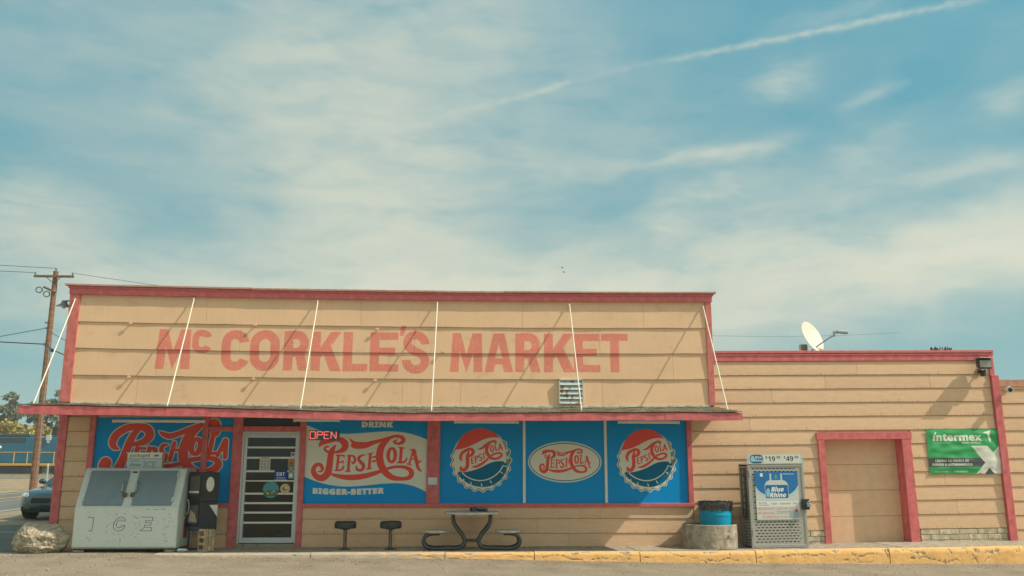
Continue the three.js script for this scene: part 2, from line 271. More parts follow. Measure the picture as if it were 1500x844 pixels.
// ---------------------------------------------------------------- canvas helpers for print
function canvasTex(w, h, draw) {
  const c = document.createElement('canvas'); c.width = w; c.height = h; const x = c.getContext('2d'); draw(x, w, h);
  const t = new THREE.CanvasTexture(c); t.colorSpace = THREE.SRGBColorSpace; t.magFilter = THREE.LinearFilter; t.minFilter = THREE.LinearFilter; return t;
}
function spline(pts, per = 14) {
  const out = [], P = (i) => pts[clamp(i, 0, pts.length - 1)];
  for (let i = 0; i < pts.length - 1; i++) for (let k = 0; k < per; k++) {
    const t = k / per, a = P(i - 1), b = P(i), c = P(i + 1), d = P(i + 2);
    out.push([0, 1, 2].map((j) => 0.5 * (2 * b[j] + (c[j] - a[j]) * t + (2 * a[j] - 5 * b[j] + 4 * c[j] - d[j]) * t * t + (3 * b[j] - a[j] - 3 * c[j] + d[j]) * t * t * t)));
  }
  out.push(pts.at(-1)); return out;
}
// pen strokes of changing width; grow widens every stroke (for outlines)
function pen(x, strokes, grow = 0) {
  for (const s of strokes) { const l = spline(s); let last; for (const [a, b, w] of l) { const r = Math.max(0.5, w / 2 + grow); x.beginPath(); x.arc(a, b, r, 0, 7); x.fill(); if (last) { x.lineWidth = r + last[2]; x.beginPath(); x.moveTo(last[0], last[1]); x.lineTo(a, b); x.stroke(); } last = [a, b, r]; } }
}
const bar = (a, b, c, d, w) => [[a, b, w], [(a + c) / 2, (b + d) / 2, w], [c, d, w]];
const ring = (cx, cy, rx, ry, w, tilt = 0) => { const l = []; for (let i = 0; i <= 16; i++) { const t = (i / 16) * 2 * Math.PI, a = rx * Math.cos(t), b = ry * Math.sin(t); l.push([cx + a * Math.cos(tilt) - b * Math.sin(tilt), cy + a * Math.sin(tilt) + b * Math.cos(tilt), w * (0.75 + 0.35 * Math.abs(Math.cos(t)))]); } return l; };
// ornate script: 1500 x 725 units
const SCRIPT_A = [
  [[328, 238, 8], [300, 275, 46], [275, 330, 72], [266, 400, 76], [258, 500, 80], [240, 580, 88], [190, 632, 82], [130, 632, 74], [80, 590, 66], [66, 540, 58], [85, 492, 50], [125, 472, 44], [160, 490, 42], [176, 528, 36], [158, 558, 26], [128, 558, 14]],
  [[124, 260, 8], [150, 215, 56], [190, 188, 80], [250, 178, 70], [330, 168, 52], [400, 182, 72], [442, 228, 86], [428, 286, 70], [370, 316, 42], [312, 328, 24]], [[145, 170, 26], [260, 168, 34], [380, 160, 24]],
  [[238, 258, 20], [208, 262, 24], [192, 285, 28], [215, 312, 28], [256, 332, 26]],
  [[487, 148, 5], [520, 185, 26], [560, 222, 56], [620, 240, 84], [700, 235, 72], [790, 205, 52], [880, 180, 42], [960, 158, 46], [1040, 130, 36], [1110, 130, 40], [1156, 158, 50], [1152, 196, 48], [1108, 218, 34], [1062, 212, 28], [1040, 196, 26]],
  [[524, 238, 30], [552, 256, 44], [610, 262, 44]], [[1040, 190, 22], [1070, 180, 20], [1080, 166, 12]],
  [[980, 160, 40], [908, 228, 74], [876, 300, 86], [870, 380, 90], [885, 460, 90], [920, 530, 82], [975, 595, 76], [1050, 635, 62], [1140, 646, 46], [1220, 640, 48], [1266, 605, 60], [1264, 555, 60], [1210, 514, 46], [1130, 500, 36], [1040, 506, 34], [950, 530, 32]],
  [[275, 588, 24], [340, 606, 40], [450, 627, 60], [580, 628, 68], [700, 612, 62], [800, 585, 54], [880, 558, 42], [935, 535, 34]],
  bar(366, 365, 352, 540, 32), bar(340, 362, 436, 366, 18), bar(428, 366, 436, 392, 12), bar(366, 452, 426, 440, 18), bar(420, 425, 426, 470, 10), [[328, 546, 14], [400, 540, 24], [432, 512, 24], [420, 496, 12]],
  bar(500, 372, 490, 550, 36), [[474, 368, 16], [545, 372, 24], [572, 415, 34], [548, 460, 24], [528, 440, 14]], bar(458, 556, 520, 554, 14),
  [[694, 356, 10], [650, 365, 26], [614, 392, 34], [628, 432, 38], [668, 472, 44], [676, 515, 40], [640, 544, 34], [598, 532, 30], [588, 500, 22]],
  bar(757, 348, 745, 520, 36), bar(720, 346, 790, 332, 14), bar(712, 530, 776, 520, 14), bar(790, 384, 822, 378, 24), bar(790, 436, 820, 430, 24),
  ring(1020, 360, 44, 84, 40), bar(1137, 275, 1126, 440, 38), bar(1100, 266, 1174, 272, 14), [[1096, 448, 20], [1170, 446, 26], [1196, 420, 24], [1214, 390, 10]],
  bar(1285, 305, 1240, 465, 24), bar(1292, 300, 1336, 460, 44), [[1330, 450, 40], [1352, 520, 36], [1388, 552, 18]], [[1338, 436, 30], [1374, 440, 20], [1384, 418, 8]], bar(1252, 405, 1320, 408, 16), bar(1248, 288, 1324, 318, 16), bar(1208, 464, 1262, 480, 14),
];
// plain script of the bottle cap: 836 x 844 units
const SCRIPT_B = [
  [[172, 424, 12], [156, 385, 34], [176, 335, 36], [225, 302, 32], [275, 290, 34], [303, 316, 40], [290, 352, 34], [248, 374, 22]],
  [[250, 318, 20], [238, 370, 40], [240, 440, 42], [232, 495, 42], [200, 526, 42], [166, 518, 36], [162, 496, 24]],
  bar(282, 394, 290, 456, 15), bar(282, 392, 306, 384, 11), bar(286, 424, 306, 416, 11), bar(290, 456, 314, 446, 11),
  bar(326, 378, 336, 444, 15), [[326, 378, 11], [352, 370, 14], [352, 396, 14], [332, 408, 11]],
  [[402, 350, 10], [376, 354, 13], [374, 376, 14], [402, 390, 15], [404, 414, 14], [376, 420, 10]],
  bar(424, 334, 434, 398, 15), bar(446, 338, 452, 336, 14),
  [[352, 292, 6], [400, 282, 24], [450, 244, 28], [500, 212, 26], [548, 198, 26], [570, 214, 24], [556, 230, 12]],
  [[505, 212, 24], [468, 258, 36], [460, 310, 40], [480, 356, 38], [522, 394, 32], [580, 398, 26], [630, 372, 26], [634, 346, 26], [598, 334, 22], [540, 350, 22], [495, 380, 22], [455, 420, 26], [400, 460, 30], [335, 490, 26], [284, 492, 8]],
  ring(522, 284, 18, 36, 15, -0.22), bar(560, 246, 572, 304, 16), bar(572, 306, 598, 298, 12), bar(616, 236, 606, 300, 13), bar(620, 234, 644, 296, 17), bar(610, 278, 636, 274, 10),
];
// outlined script of the left window: 1385 x 844 units
const SCRIPT_C = [
  [[240, 308, 14], [196, 290, 50], [172, 240, 74], [205, 165, 80], [300, 100, 74], [420, 84, 68], [508, 108, 84], [536, 170, 86], [496, 226, 74], [430, 252, 54], [370, 262, 36]],
  [[440, 112, 20], [385, 150, 60], [346, 230, 78], [316, 330, 82], [286, 420, 86], [250, 500, 94], [200, 560, 96], [140, 560, 90], [110, 490, 110], [118, 448, 120]],
  [[628, 128, 5], [672, 158, 44], [740, 178, 56], [830, 152, 52], [930, 112, 56], [1030, 72, 50], [1120, 45, 60], [1190, 50, 90], [1204, 110, 90], [1190, 146, 84]],
  [[1040, 78, 50], [948, 160, 92], [900, 260, 98], [886, 350, 98], [912, 440, 96], [980, 510, 90], [1080, 545, 74], [1180, 520, 76], [1244, 468, 78], [1230, 418, 60], [1150, 394, 42], [1040, 402, 44], [930, 424, 50], [830, 460, 44], [740, 474, 40], [600, 490, 50]],
  bar(424, 300, 400, 470, 46), bar(424, 300, 500, 300, 28), bar(416, 375, 480, 370, 26), bar(400, 470, 480, 470, 28),
  bar(546, 300, 524, 470, 46), [[546, 296, 28], [606, 312, 44], [590, 370, 40], [545, 384, 26]],
  [[724, 262, 20], [676, 276, 40], [668, 330, 44], [714, 372, 48], [700, 424, 40], [648, 424, 26]], bar(790, 248, 760, 410, 44), bar(800, 316, 830, 316, 26),
  ring(1010, 280, 46, 74, 52, 0.12), bar(1172, 200, 1150, 350, 46), bar(1150, 352, 1215, 346, 30), bar(1300, 215, 1235, 365, 40), bar(1312, 220, 1312, 385, 46), bar(1260, 316, 1316, 322, 26),
];
const INK = { blue: '#0095de', cream: '#e0e2d4', red: '#e9584b', deep: '#066e94', line: '#e6e3d4' };
const inkPaint = (x, w, h, seed, amount = 0.07) => { const r = rng(seed); for (let i = 0; i < 900; i++) { x.fillStyle = 'rgba(255,255,255,' + (r() * amount).toFixed(3) + ')'; x.fillRect(r() * w, r() * h, 1 + r() * 3, 1 + r() * 2); x.fillStyle = 'rgba(0,20,30,' + (r() * amount).toFixed(3) + ')'; x.fillRect(r() * w, r() * h, 1 + r() * 2, 1 + r() * 4); } };
const squareText = (x, text, px, py, size, widen, tilt = () => 0) => { // wide poster capitals, each set along a gentle wave
  x.font = 'bold ' + size + 'px sans-serif'; x.lineWidth = size * 0.1; x.lineJoin = 'miter'; let cx = px;
  for (const ch of text) { const w = x.measureText(ch).width * widen + size * 0.06; x.save(); x.translate(cx, py + tilt(cx)); x.transform(1, (tilt(cx + w) - tilt(cx)) / w, 0, 1, 0, 0); x.scale(widen, 1); x.fillText(ch, 0, 0); x.strokeText(ch, 0, 0); x.restore(); cx += w; }
};
// pixel-free sign canvases: s = texels per metre
const signScript = canvasTex(1024, 610, (x, w, h) => { // left window, 2.70 x 1.61 m
  x.fillStyle = INK.blue; x.fillRect(0, 0, w, h); const k = w / 1390; x.save(); x.translate(4, 4); x.scale(k, k * 0.985);
  x.fillStyle = x.strokeStyle = INK.line; pen(x, SCRIPT_C, 10); x.fillStyle = x.strokeStyle = INK.red; pen(x, SCRIPT_C, 0); x.restore(); inkPaint(x, w, h, 3);
});
const signWave = canvasTex(1024, 690, (x, w, h) => { // 2.42 x 1.63 m
  x.fillStyle = INK.blue; x.fillRect(0, 0, w, h); const k = w / 1140; x.save(); x.scale(k, k); x.translate(-32, 0); x.translate(0, -30);
  x.fillStyle = INK.cream; x.beginPath(); x.moveTo(32, 75); x.bezierCurveTo(180, 150, 330, 165, 480, 155); x.bezierCurveTo(640, 146, 760, 125, 900, 137); x.bezierCurveTo(1000, 146, 1080, 170, 1175, 212); x.lineTo(1175, 698); x.bezierCurveTo(1060, 630, 960, 612, 850, 615); x.bezierCurveTo(700, 618, 560, 650, 400, 645); x.bezierCurveTo(260, 640, 130, 600, 32, 555); x.closePath(); x.fill();
  x.fillStyle = x.strokeStyle = '#e9e5d6'; squareText(x, 'DRINK', 545, 94, 66, 1.35); squareText(x, 'BIGGER-BETTER', 112, 705, 66, 1.24, (a) => 13 * Math.sin((a - 60) / 230));
  x.save(); x.translate(63, 82); x.scale(0.7615, 0.7615); x.fillStyle = x.strokeStyle = INK.red; pen(x, SCRIPT_A); x.restore(); x.restore(); inkPaint(x, w, h, 4);
});
const signCap = canvasTex(768, 752, (x, w, h) => { // 1.66 x 1.63 m
  x.fillStyle = INK.blue; x.fillRect(0, 0, w, h); const k = w / (122 * 7.96); x.save(); x.scale(k, k); x.translate(84, 52);
  const cx = 398, cy = 415, wave = (off) => { x.beginPath(); for (let i = 0; i <= 400; i++) { const t = (i / 400) * 2 * Math.PI - Math.PI, deg = (t * 180) / Math.PI, crimp = deg > -48 || deg < -165 ? 1 : 0, soft = crimp * Math.min(1, deg > -48 ? Math.min((deg + 48) / 10, 1) : (-165 - deg) / 6), R = 340 + off + soft * (8 + 13 * Math.cos(t * 21)); x.lineTo(cx + R * Math.cos(t) * (deg < 0 && deg > -180 ? 0.995 : 1), cy + R * Math.sin(t)); } x.closePath(); };
  wave(6); x.fillStyle = INK.line; x.fill(); wave(-6); x.fillStyle = '#22414a'; x.fill(); wave(-13); x.fillStyle = INK.cream; x.fill();
  x.save(); wave(-16); x.clip();
  x.fillStyle = '#7b8f82'; x.beginPath(); x.moveTo(610, 150); x.bezierCurveTo(690, 240, 700, 360, 690, 460); x.lineTo(800, 470); x.lineTo(800, 150); x.closePath(); x.fill();
  x.fillStyle = INK.cream; for (const [a, b] of [[700, 300], [712, 385], [690, 225]]) { x.beginPath(); x.ellipse(a, b, 16, 20, 0, 0, 7); x.fill(); }
  x.fillStyle = INK.deep; x.beginPath(); x.moveTo(120, 560); x.bezierCurveTo(150, 555, 150, 520, 160, 552); x.lineTo(690, 445); x.bezierCurveTo(712, 460, 715, 480, 705, 500); x.bezierCurveTo(660, 640, 560, 720, 420, 718); x.bezierCurveTo(280, 715, 170, 650, 120, 560); x.fill();
  x.strokeStyle = INK.line; x.lineWidth = 11; for (const [a, b, t] of [[190, 640, 0.4], [275, 680, 0.3], [400, 700, 0], [510, 670, -0.3], [640, 570, -0.6], [690, 500, -0.9]]) { x.beginPath(); x.arc(a - 12, b, 20, -1.2 + t, 0.7 + t); x.stroke(); }
  x.restore();
  x.save(); x.beginPath(); x.arc(388, 350, 296, 0, 7); x.clip();
  x.fillStyle = INK.cream; x.fillRect(0, 0, 836, 844);
  x.fillStyle = INK.red; x.beginPath(); x.moveTo(60, 300); x.bezierCurveTo(180, 300, 260, 262, 360, 210); x.bezierCurveTo(460, 158, 560, 130, 680, 190); x.lineTo(680, 0); x.lineTo(0, 0); x.closePath(); x.fill();
  x.fillStyle = INK.deep; x.beginPath(); x.moveTo(60, 556); x.bezierCurveTo(240, 566, 360, 520, 450, 472); x.bezierCurveTo(540, 424, 620, 412, 720, 445); x.lineTo(720, 800); x.lineTo(60, 800); x.closePath(); x.fill(); x.restore();
  x.strokeStyle = INK.line; x.lineWidth = 13; x.beginPath(); x.arc(388, 350, 296, 0.42, 2.36); x.stroke();
  x.fillStyle = x.strokeStyle = INK.red; pen(x, SCRIPT_B); x.restore(); inkPaint(x, w, h, 5);
});
const signOval = canvasTex(768, 768, (x, w, h) => { // 1.59 x 1.63 m
  x.fillStyle = INK.blue; x.fillRect(0, 0, w, h); const k = w / (116 * 12.4); x.save(); x.scale(k, k); x.translate(8, 318);
  const el = (d, c) => { x.fillStyle = c; x.beginPath(); x.ellipse(710, 418, 672 - d, 355 - d, 0, 0, 7); x.fill(); };
  el(0, '#cfdcd8'); el(27, '#1b5374'); el(40, INK.cream); x.save(); x.translate(210, 100); x.scale(0.7, 0.76); x.fillStyle = x.strokeStyle = INK.red; pen(x, SCRIPT_A); x.restore();
  x.fillStyle = INK.cream; x.font = 'bold 34px serif'; x.save(); x.translate(610, 292); x.rotate(-0.12); x.fillText('DRINK', 0, 0); x.restore(); x.restore(); inkPaint(x, w, h, 6);
});
// ---------------------------------------------------------------- the store
const sag = (x) => { const u = (x + 1.25) / 6.5; return 0.012 - 0.042 * (1 - u * u); };
const store = thing('market_building', 'tan clapboard store with red trim, tall painted false front and awning', 'building', [-1.25, 0.16, -4]);
// red name painted across the false front, worn away in flakes; texture covers x -7.65..5.25, y 2.87..5.09
const nameTex = (() => {
  const W = 2048, H = 352, s = W / 12.9, c = document.createElement('canvas'); c.width = W; c.height = H; const x = c.getContext('2d');
  const wx = (px) => { const t = (px - 230) / 688; return -6.06 + 9.53 * t - 0.24 * t * (1 - t); };
  x.fillStyle = x.strokeStyle = '#fff'; x.lineJoin = 'miter';
  const poly = (...p) => { x.beginPath(); p.forEach(([a, b], i) => (i ? x.lineTo(a, b) : x.moveTo(a, b))); x.closePath(); x.fill(); };
  const L = (ch, a, b, top = 4.405, bot = 3.605, st = 0.185) => {
    const x0 = (wx(a) + 7.65) * s, x1 = (wx(b) + 7.65) * s, y0 = (5.09 - top) * s, y1 = (5.09 - bot) * s, S = st * s, B = S * 0.82, w = x1 - x0, h = y1 - y0, m = (y0 + y1) / 2;
    const R = (p, q, r, t) => x.fillRect(p, q, r - p, t - q);
    if (ch === 'M') { poly([x0 + S * 0.25, y0], [x0 + S * 1.15, y0], [x0 + w * 0.5, y0 + h * 0.55], [x1 - S * 1.15, y0], [x1 - S * 0.1, y0], [x1, y1], [x1 - S * 1.0, y1], [x1 - S * 1.02, y0 + h * 0.5], [x0 + w * 0.5, y1 + 2], [x0 + S * 1.05, y0 + h * 0.45], [x0 + S * 0.95, y1], [x0, y1]); }
    if (ch === 'C') { x.lineWidth = S; x.beginPath(); x.moveTo(x1 - S * 0.5, y0 + h * 0.3); x.bezierCurveTo(x1 - S * 0.7, y0 + B * 0.25, x0 + S * 0.5, y0 + B * 0.05, x0 + S * 0.5, y0 + h * 0.36); x.lineTo(x0 + S * 0.5, y0 + h * 0.64); x.bezierCurveTo(x0 + S * 0.5, y1 - B * 0.05, x1 - S * 0.8, y1 - B * 0.2, x1 - S * 0.45, y0 + h * 0.74); x.stroke(); }
    if (ch === 'O') { x.lineWidth = S; x.beginPath(); x.roundRect(x0 + S / 2, y0 + B / 2, w - S, h - B, [w * 0.42]); x.stroke(); }
    if (ch === 'R') { R(x0, y0, x0 + S, y1); x.lineWidth = S * 0.95; x.beginPath(); x.moveTo(x0 + S * 0.5, y0 + B / 2); x.lineTo(x0 + w * 0.5, y0 + B / 2); x.bezierCurveTo(x1 - S * 0.2, y0 + B / 2, x1 - S * 0.2, y0 + h * 0.54, x0 + w * 0.5, y0 + h * 0.54); x.lineTo(x0 + S * 0.5, y0 + h * 0.54); x.stroke(); poly([x0 + w * 0.42, y0 + h * 0.5], [x0 + w * 0.42 + S, y0 + h * 0.46], [x1, y1], [x1 - S * 1.05, y1]); }
    if (ch === 'K') { R(x0, y0, x0 + S, y1); poly([x1 - S * 1.15, y0], [x1 - 1, y0], [x0 + S + w * 0.28, y0 + h * 0.44], [x0 + S * 0.8, y0 + h * 0.72], [x0 + S * 0.8, y0 + h * 0.48]); poly([x0 + w * 0.36, y0 + h * 0.48], [x0 + w * 0.36 + S * 0.9, y0 + h * 0.34], [x1 + 2, y1], [x1 - S * 1.15, y1]); }
    if (ch === 'L') { R(x0, y0, x0 + S, y1); R(x0, y1 - B, x1, y1); }
    if (ch === 'E') { R(x0, y0, x0 + S, y1); R(x0, y0, x1 - 2, y0 + B); R(x0, m - B * 0.6, x1 - w * 0.12, m + B * 0.4); R(x0, y1 - B, x1, y1); }
    if (ch === 'T') { R(x0, y0, x1, y0 + B); R(x0 + w / 2 - S / 2, y0, x0 + w / 2 + S / 2, y1); }
    if (ch === 'A') { x.beginPath(); x.moveTo(x0, y1); x.lineTo(x0 + w / 2 - S * 0.62, y0); x.lineTo(x0 + w / 2 + S * 0.62, y0); x.lineTo(x1, y1); x.lineTo(x1 - S, y1); x.lineTo(x1 - S * 1.2, y1 - h * 0.2); x.lineTo(x0 + S * 1.2, y1 - h * 0.2); x.lineTo(x0 + S, y1); x.closePath(); x.moveTo(x0 + w / 2, y0 + h * 0.3); x.lineTo(x0 + w / 2 - S * 0.45, y1 - h * 0.36); x.lineTo(x0 + w / 2 + S * 0.45, y1 - h * 0.36); x.closePath(); x.fill('evenodd'); }
    if (ch === 'S') { x.lineWidth = S * 0.95; x.beginPath(); x.moveTo(x1 - S * 0.45, y0 + h * 0.3); x.bezierCurveTo(x1 - S * 0.6, y0 - B * 0.05, x0 + S * 0.4, y0 - B * 0.1, x0 + S * 0.5, y0 + h * 0.28); x.bezierCurveTo(x0 + S * 0.6, y0 + h * 0.52, x1 - S * 0.45, y0 + h * 0.46, x1 - S * 0.45, y0 + h * 0.72); x.bezierCurveTo(x1 - S * 0.5, y1 + B * 0.1, x0 + S * 0.4, y1 + B * 0.05, x0 + S * 0.4, y0 + h * 0.7); x.stroke(); }
    if (ch === "'") poly([x0 + 2, y0], [x1, y0], [x1 - w * 0.45, y1], [x0 - 3, y1]);
  };
  L('M', 231, 281.5); L('C', 283, 311, 4.39, 3.95, 0.13);
  L('C', 326, 366); L('O', 367.5, 410.5); L('R', 416.5, 453); L('K', 456.5, 500); L('L', 503, 539); L('E', 542, 584); L("'", 586, 594.5, 4.55, 4.34); L('S', 590, 628.5);
  L('M', 659, 706.5); L('A', 709, 751); L('R', 754, 791); L('K', 796, 840); L('E', 840, 878); L('T', 880, 919);
  const ink = x.getImageData(0, 0, W, H).data, lin = (v) => (v <= 0.0031308 ? v * 12.92 : 1.055 * Math.pow(v, 1 / 2.4) - 0.055), d = new Uint8Array(W * H * 4);
  for (let j = 0; j < H; j++) for (let i = 0; i < W; i++) {
    const o = (j * W + i) * 4, X = i / s, Y = 5.09 - j / s, a = fbm2(X * 0.6, Y * 0.9, 4), b = fbm2(X * 9, Y * 1.1 + 3, 3), sp = fbm2(X * 22, Y * 22, 3), k = 0.975 + 0.07 * a + 0.035 * b + 0.02 * sp;
    const flake = Math.abs(fbm2(X * 7 + 5, Y * 9, 4)), wear = clamp(sstep(-flake, -0.09, -0.005) * (0.25 + 0.75 * sstep(-(((Y - 3.6) % 0.53 + 0.53) % 0.53), -0.34, -0.05)) + sstep(fbm2(X * 14, Y * 16 + 8, 3), 0.35, 0.55) * 0.5, 0, 1);
    const q = (ink[o + 3] / 255) * (1 - 0.6 * wear) * 0.93, stain = sstep(fbm2(X * 1.3 + 20, Y * 2.6, 5), 0.3, 0.6) * 0.1;
    const r = [0.78, 0.21, 0.155];
    for (let n = 0; n < 3; n++) d[((H - 1 - j) * W + i) * 4 + n] = clamp(lin(lerp(TAN[n] * k * (1 - stain * (0.6 + 0.3 * n)), r[n] * (0.94 + 0.14 * a + 0.14 * sp), q)), 0, 1) * 255;
    d[((H - 1 - j) * W + i) * 4 + 3] = 255;
  }
  const t = new THREE.DataTexture(d, W, H); t.colorSpace = THREE.SRGBColorSpace; t.magFilter = t.minFilter = THREE.LinearFilter; t.needsUpdate = true; return t;
})();
const nameMat = M([1, 1, 1], 0.75, { map: nameTex });
const longBox = (x0, x1, y0, y1, z0, z1, f, step = 0.5) => { const n = Math.max(1, Math.round((x1 - x0) / step)); return warp(metric(new THREE.BoxGeometry(x1 - x0, y1 - y0, z1 - z0, n, 1, 1).translate((x0 + x1) / 2, (y0 + y1) / 2, (z0 + z1) / 2), jitter(), jitter()), (x, y, z) => [x, y + f(x, y), z]); };
{
  // shell
  part(store, 'wall', [box(-7.79, -4.24, -0.1, 2.9, -0.25, -0.035), box(-3.1, 4.72, -0.1, 2.9, -0.25, -0.035), box(-4.24, -3.1, 2.47, 2.9, -0.25, -0.035)], mat.tanPlain);
  part(store, 'side_wall', box(-7.79, -7.6, -0.1, 5.1, -16, -0.25), mat.tanPlain);
  part(store, 'side_wall', box(5.05, 5.25, -0.1, 5.1, -16, -0.31), mat.tanPlain);
  part(store, 'rear_wall', box(-7.79, 5.25, -0.1, 5.1, -16.2, -16), mat.tanPlain);
  part(store, 'roof', box(-7.6, 5.05, 4.9, 5.0, -16, -0.25), mat.shingle);
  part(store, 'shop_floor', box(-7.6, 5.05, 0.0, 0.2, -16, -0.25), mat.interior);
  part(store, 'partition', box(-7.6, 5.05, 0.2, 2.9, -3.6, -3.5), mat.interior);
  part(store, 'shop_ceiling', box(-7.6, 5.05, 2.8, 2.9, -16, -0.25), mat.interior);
  // false front: four courses of wide lap boards over a backing wall
  const ff = part(store, 'false_front', longBox(-7.8, 5.26, 2.9, 5.14, -0.25, -0.012, sag), mat.tanPlain);
  const rows = [[5.13, 4.525, [-5.1, -2.0, 1.3, 3.83]], [4.525, 3.99, [-4.4, -0.9, 2.9]], [3.99, 3.46, [-6.0, -1.4, 4.42]], [3.46, 2.9, [-6.35, -1.12, -0.75, 0.05, 2.94]]];
  rows.forEach(([top, bot, joints], k) => {
    const xs = [-7.61, ...joints, 5.14];
    for (let i = 0; i < xs.length - 1; i++) {
      const a = xs[i] + 0.002, b = xs[i + 1] - 0.002, n = Math.max(1, Math.round((b - a) / 0.4)), g = new THREE.BoxGeometry(b - a, top - bot + 0.012, 0.012, n, 1, 1).translate((a + b) / 2, (top + bot) / 2 + 0.006, 0), p = g.attributes.position, uv = g.attributes.uv;
      for (let v = 0; v < p.count; v++) {
        const x = p.getX(v), y = p.getY(v), low = y < (top + bot) / 2; uv.setXY(v, (x + 7.65) / 12.9, (y - 2.87) / 2.22);
        p.setXYZ(v, x, y + sag(x) + (low ? n2(x * 0.9, k * 7 + i) * 0.007 : 0), p.getZ(v) + (low ? 0.022 + n2(x * 1.3, k * 5) * 0.006 : -0.004));
      }
      g.computeVertexNormals(); part(ff, 'board', g, nameMat);
    }
  });
  // head trim: recessed band under a thin projecting cap
  const head = part(store, 'cornice', longBox(-7.82, 5.28, 5.075, 5.235, -0.2, 0.072, sag), mat.red);
  for (const [a, b, dy] of [[-7.9, -4.2, 0.004], [-4.19, 0.9, -0.002], [0.91, 5.36, 0.006]]) part(head, 'cap_strip', longBox(a, b, 5.235 + dy, 5.268 + dy, -0.25, 0.125, (x) => sag(x) + n2(x * 0.8, 9) * 0.004), mat.pinkCap);
  part(head, 'edge_moulding', longBox(-7.84, 5.3, 5.19, 5.232, -0.1, 0.088, sag), mat.red);
  part(store, 'corner_trim', longBox(-7.81, -7.61, 2.92, 5.08, -0.05, 0.05, sag), mat.redWorn);
  part(store, 'corner_trim', longBox(5.14, 5.26, 2.92, 5.08, -0.05, 0.05, sag), mat.redWorn);
  part(store, 'corner_trim', box(5.225, 5.275, 2.7, 5.1, -0.3, -0.05), mat.red);
  part(store, 'corner_trim', box(-7.78, -7.62, 0.1, 2.72, -0.2, 0.035, 0.006), mat.red);
  // old sign fixings
  for (const [x, y] of [[-6.57, 4.5], [-4.11, 4.49], [-1.66, 4.43], [-6.51, 3.42], [-4.08, 3.4], [-1.67, 3.39], [-0.32, 3.99]]) part(ff, 'sign_bracket', [rod([x, y, 0.0], [x, y, 0.075], 0.013), box(x - 0.03, x + 0.03, y - 0.022, y + 0.028, 0.06, 0.085, 0.006)], mat.tan[2]);
  // lower boards
  const lower = part(store, 'sill_wall', [box(-7.62, -4.42, 0.05, 0.93, -0.034, -0.02), box(-3.0, 4.72, 0.05, 0.93, -0.034, -0.02)], mat.tanPlain);
  const lap = (parent, x0, x1, y0, y1, m, zb = 0.0) => { const g = metric(new THREE.BoxGeometry(x1 - x0 - 0.005, y1 - y0 - 0.009, 0.014, Math.max(1, Math.round((x1 - x0) / 0.6)), 1, 1).translate((x0 + x1) / 2, (y0 + y1) / 2, zb - 0.006), jitter(), jitter(), 0.7), mid = (y0 + y1) / 2; const p = g.attributes.position; for (let v = 0; v < p.count; v++) p.setZ(v, p.getZ(v) + (p.getY(v) < mid ? 0.012 : -0.004)), p.getY(v) < mid && p.setY(v, p.getY(v) + n2(p.getX(v) * 1.1, y0 * 9) * 0.004); const uv = g.attributes.uv, ju = jitter(); for (let v = 0; v < p.count; v++) uv.setXY(v, p.getX(v) * 0.2 + ju, clamp((p.getY(v) - y0) / (y1 - y0), 0.01, 0.99)); g.computeVertexNormals(); return part(parent, 'board', g, m); };
  globalThis.lap = lap;
  [0.13, 0.405, 0.685, 0.93].slice(0, 3).forEach((y0, k, r) => { const y1 = [0.405, 0.685, 0.93][k]; [[-7.62, -4.42], [-3.0, [-1.2, -1.9, -0.4][k]], [[-1.2, -1.9, -0.4][k], [2.2, 1.6, 2.45][k]], [[2.2, 1.6, 2.45][k], 4.72]].forEach(([a, b], i) => lap(lower, a, b, y0, y1, mat.tan[(k + i * 3) % 4])); });
  for (let y = 0.93, k = 0; y < 2.6; y += 0.285, k++) lap(lower, -7.62, -7.18, y, Math.min(y + 0.285, 2.75), mat.tan[(k * 3) % 4]);
  // window and door surrounds
  const fr = part(store, 'window_frame', box(-7.19, -7.075, 0.94, 2.75, -0.034, 0.03, 0.005), mat.red);
  for (const [a, b, c, d, z] of [[-5.01, -4.9, 1.0, 2.75, 0.05], [-4.42, -4.235, 0.1, 2.75, 0.035], [-3.115, -3.0, 0.1, 2.75, 0.035], [-0.605, -0.345, 0.985, 2.75, 0.03], [4.645, 4.745, 0.985, 2.75, 0.035]]) part(fr, 'mullion', box(a, b, c, d, -0.034, z, 0.005), mat.red);
  part(fr, 'transom_bar', box(-4.9, -4.42, 2.365, 2.46, -0.034, 0.04, 0.005), mat.red); part(fr, 'transom_bar', box(-4.235, -3.115, 2.365, 2.47, -0.1, 0.03, 0.005), mat.red);
  part(fr, 'transom_panel', box(-4.235, -3.115, 2.47, 2.75, -0.08, -0.02), mat.dark);
  part(fr, 'sill', box(-7.19, -4.42, 0.925, 0.995, -0.034, 0.06, 0.008), mat.red); part(fr, 'sill', box(-3.0, 4.76, 0.915, 0.985, -0.034, 0.06, 0.008), mat.red);
  for (const x of [1.31, 2.955]) part(fr, 'white_mullion', box(x, x + 0.055, 0.985, 2.75, -0.034, 0.012, 0.004), mat.white);
  part(store, 'junction_box', [box(-0.575, -0.385, 1.335, 1.49, 0.03, 0.07, 0.01)], mat.alu);

  // awning with sagging fascia, hung on rods
  const ft = (x) => curve([[-7.8, 2.745], [-4.5, 2.7], [-0.9, 2.625], [2.2, 2.655], [5.3, 2.675]])(x) + n2(x * 0.8, 3) * 0.006, fb = (x) => curve([[-7.8, 2.585], [-4.5, 2.555], [-0.9, 2.49], [2.2, 2.515], [5.3, 2.53]])(x) + n2(x * 0.9, 8) * 0.006;
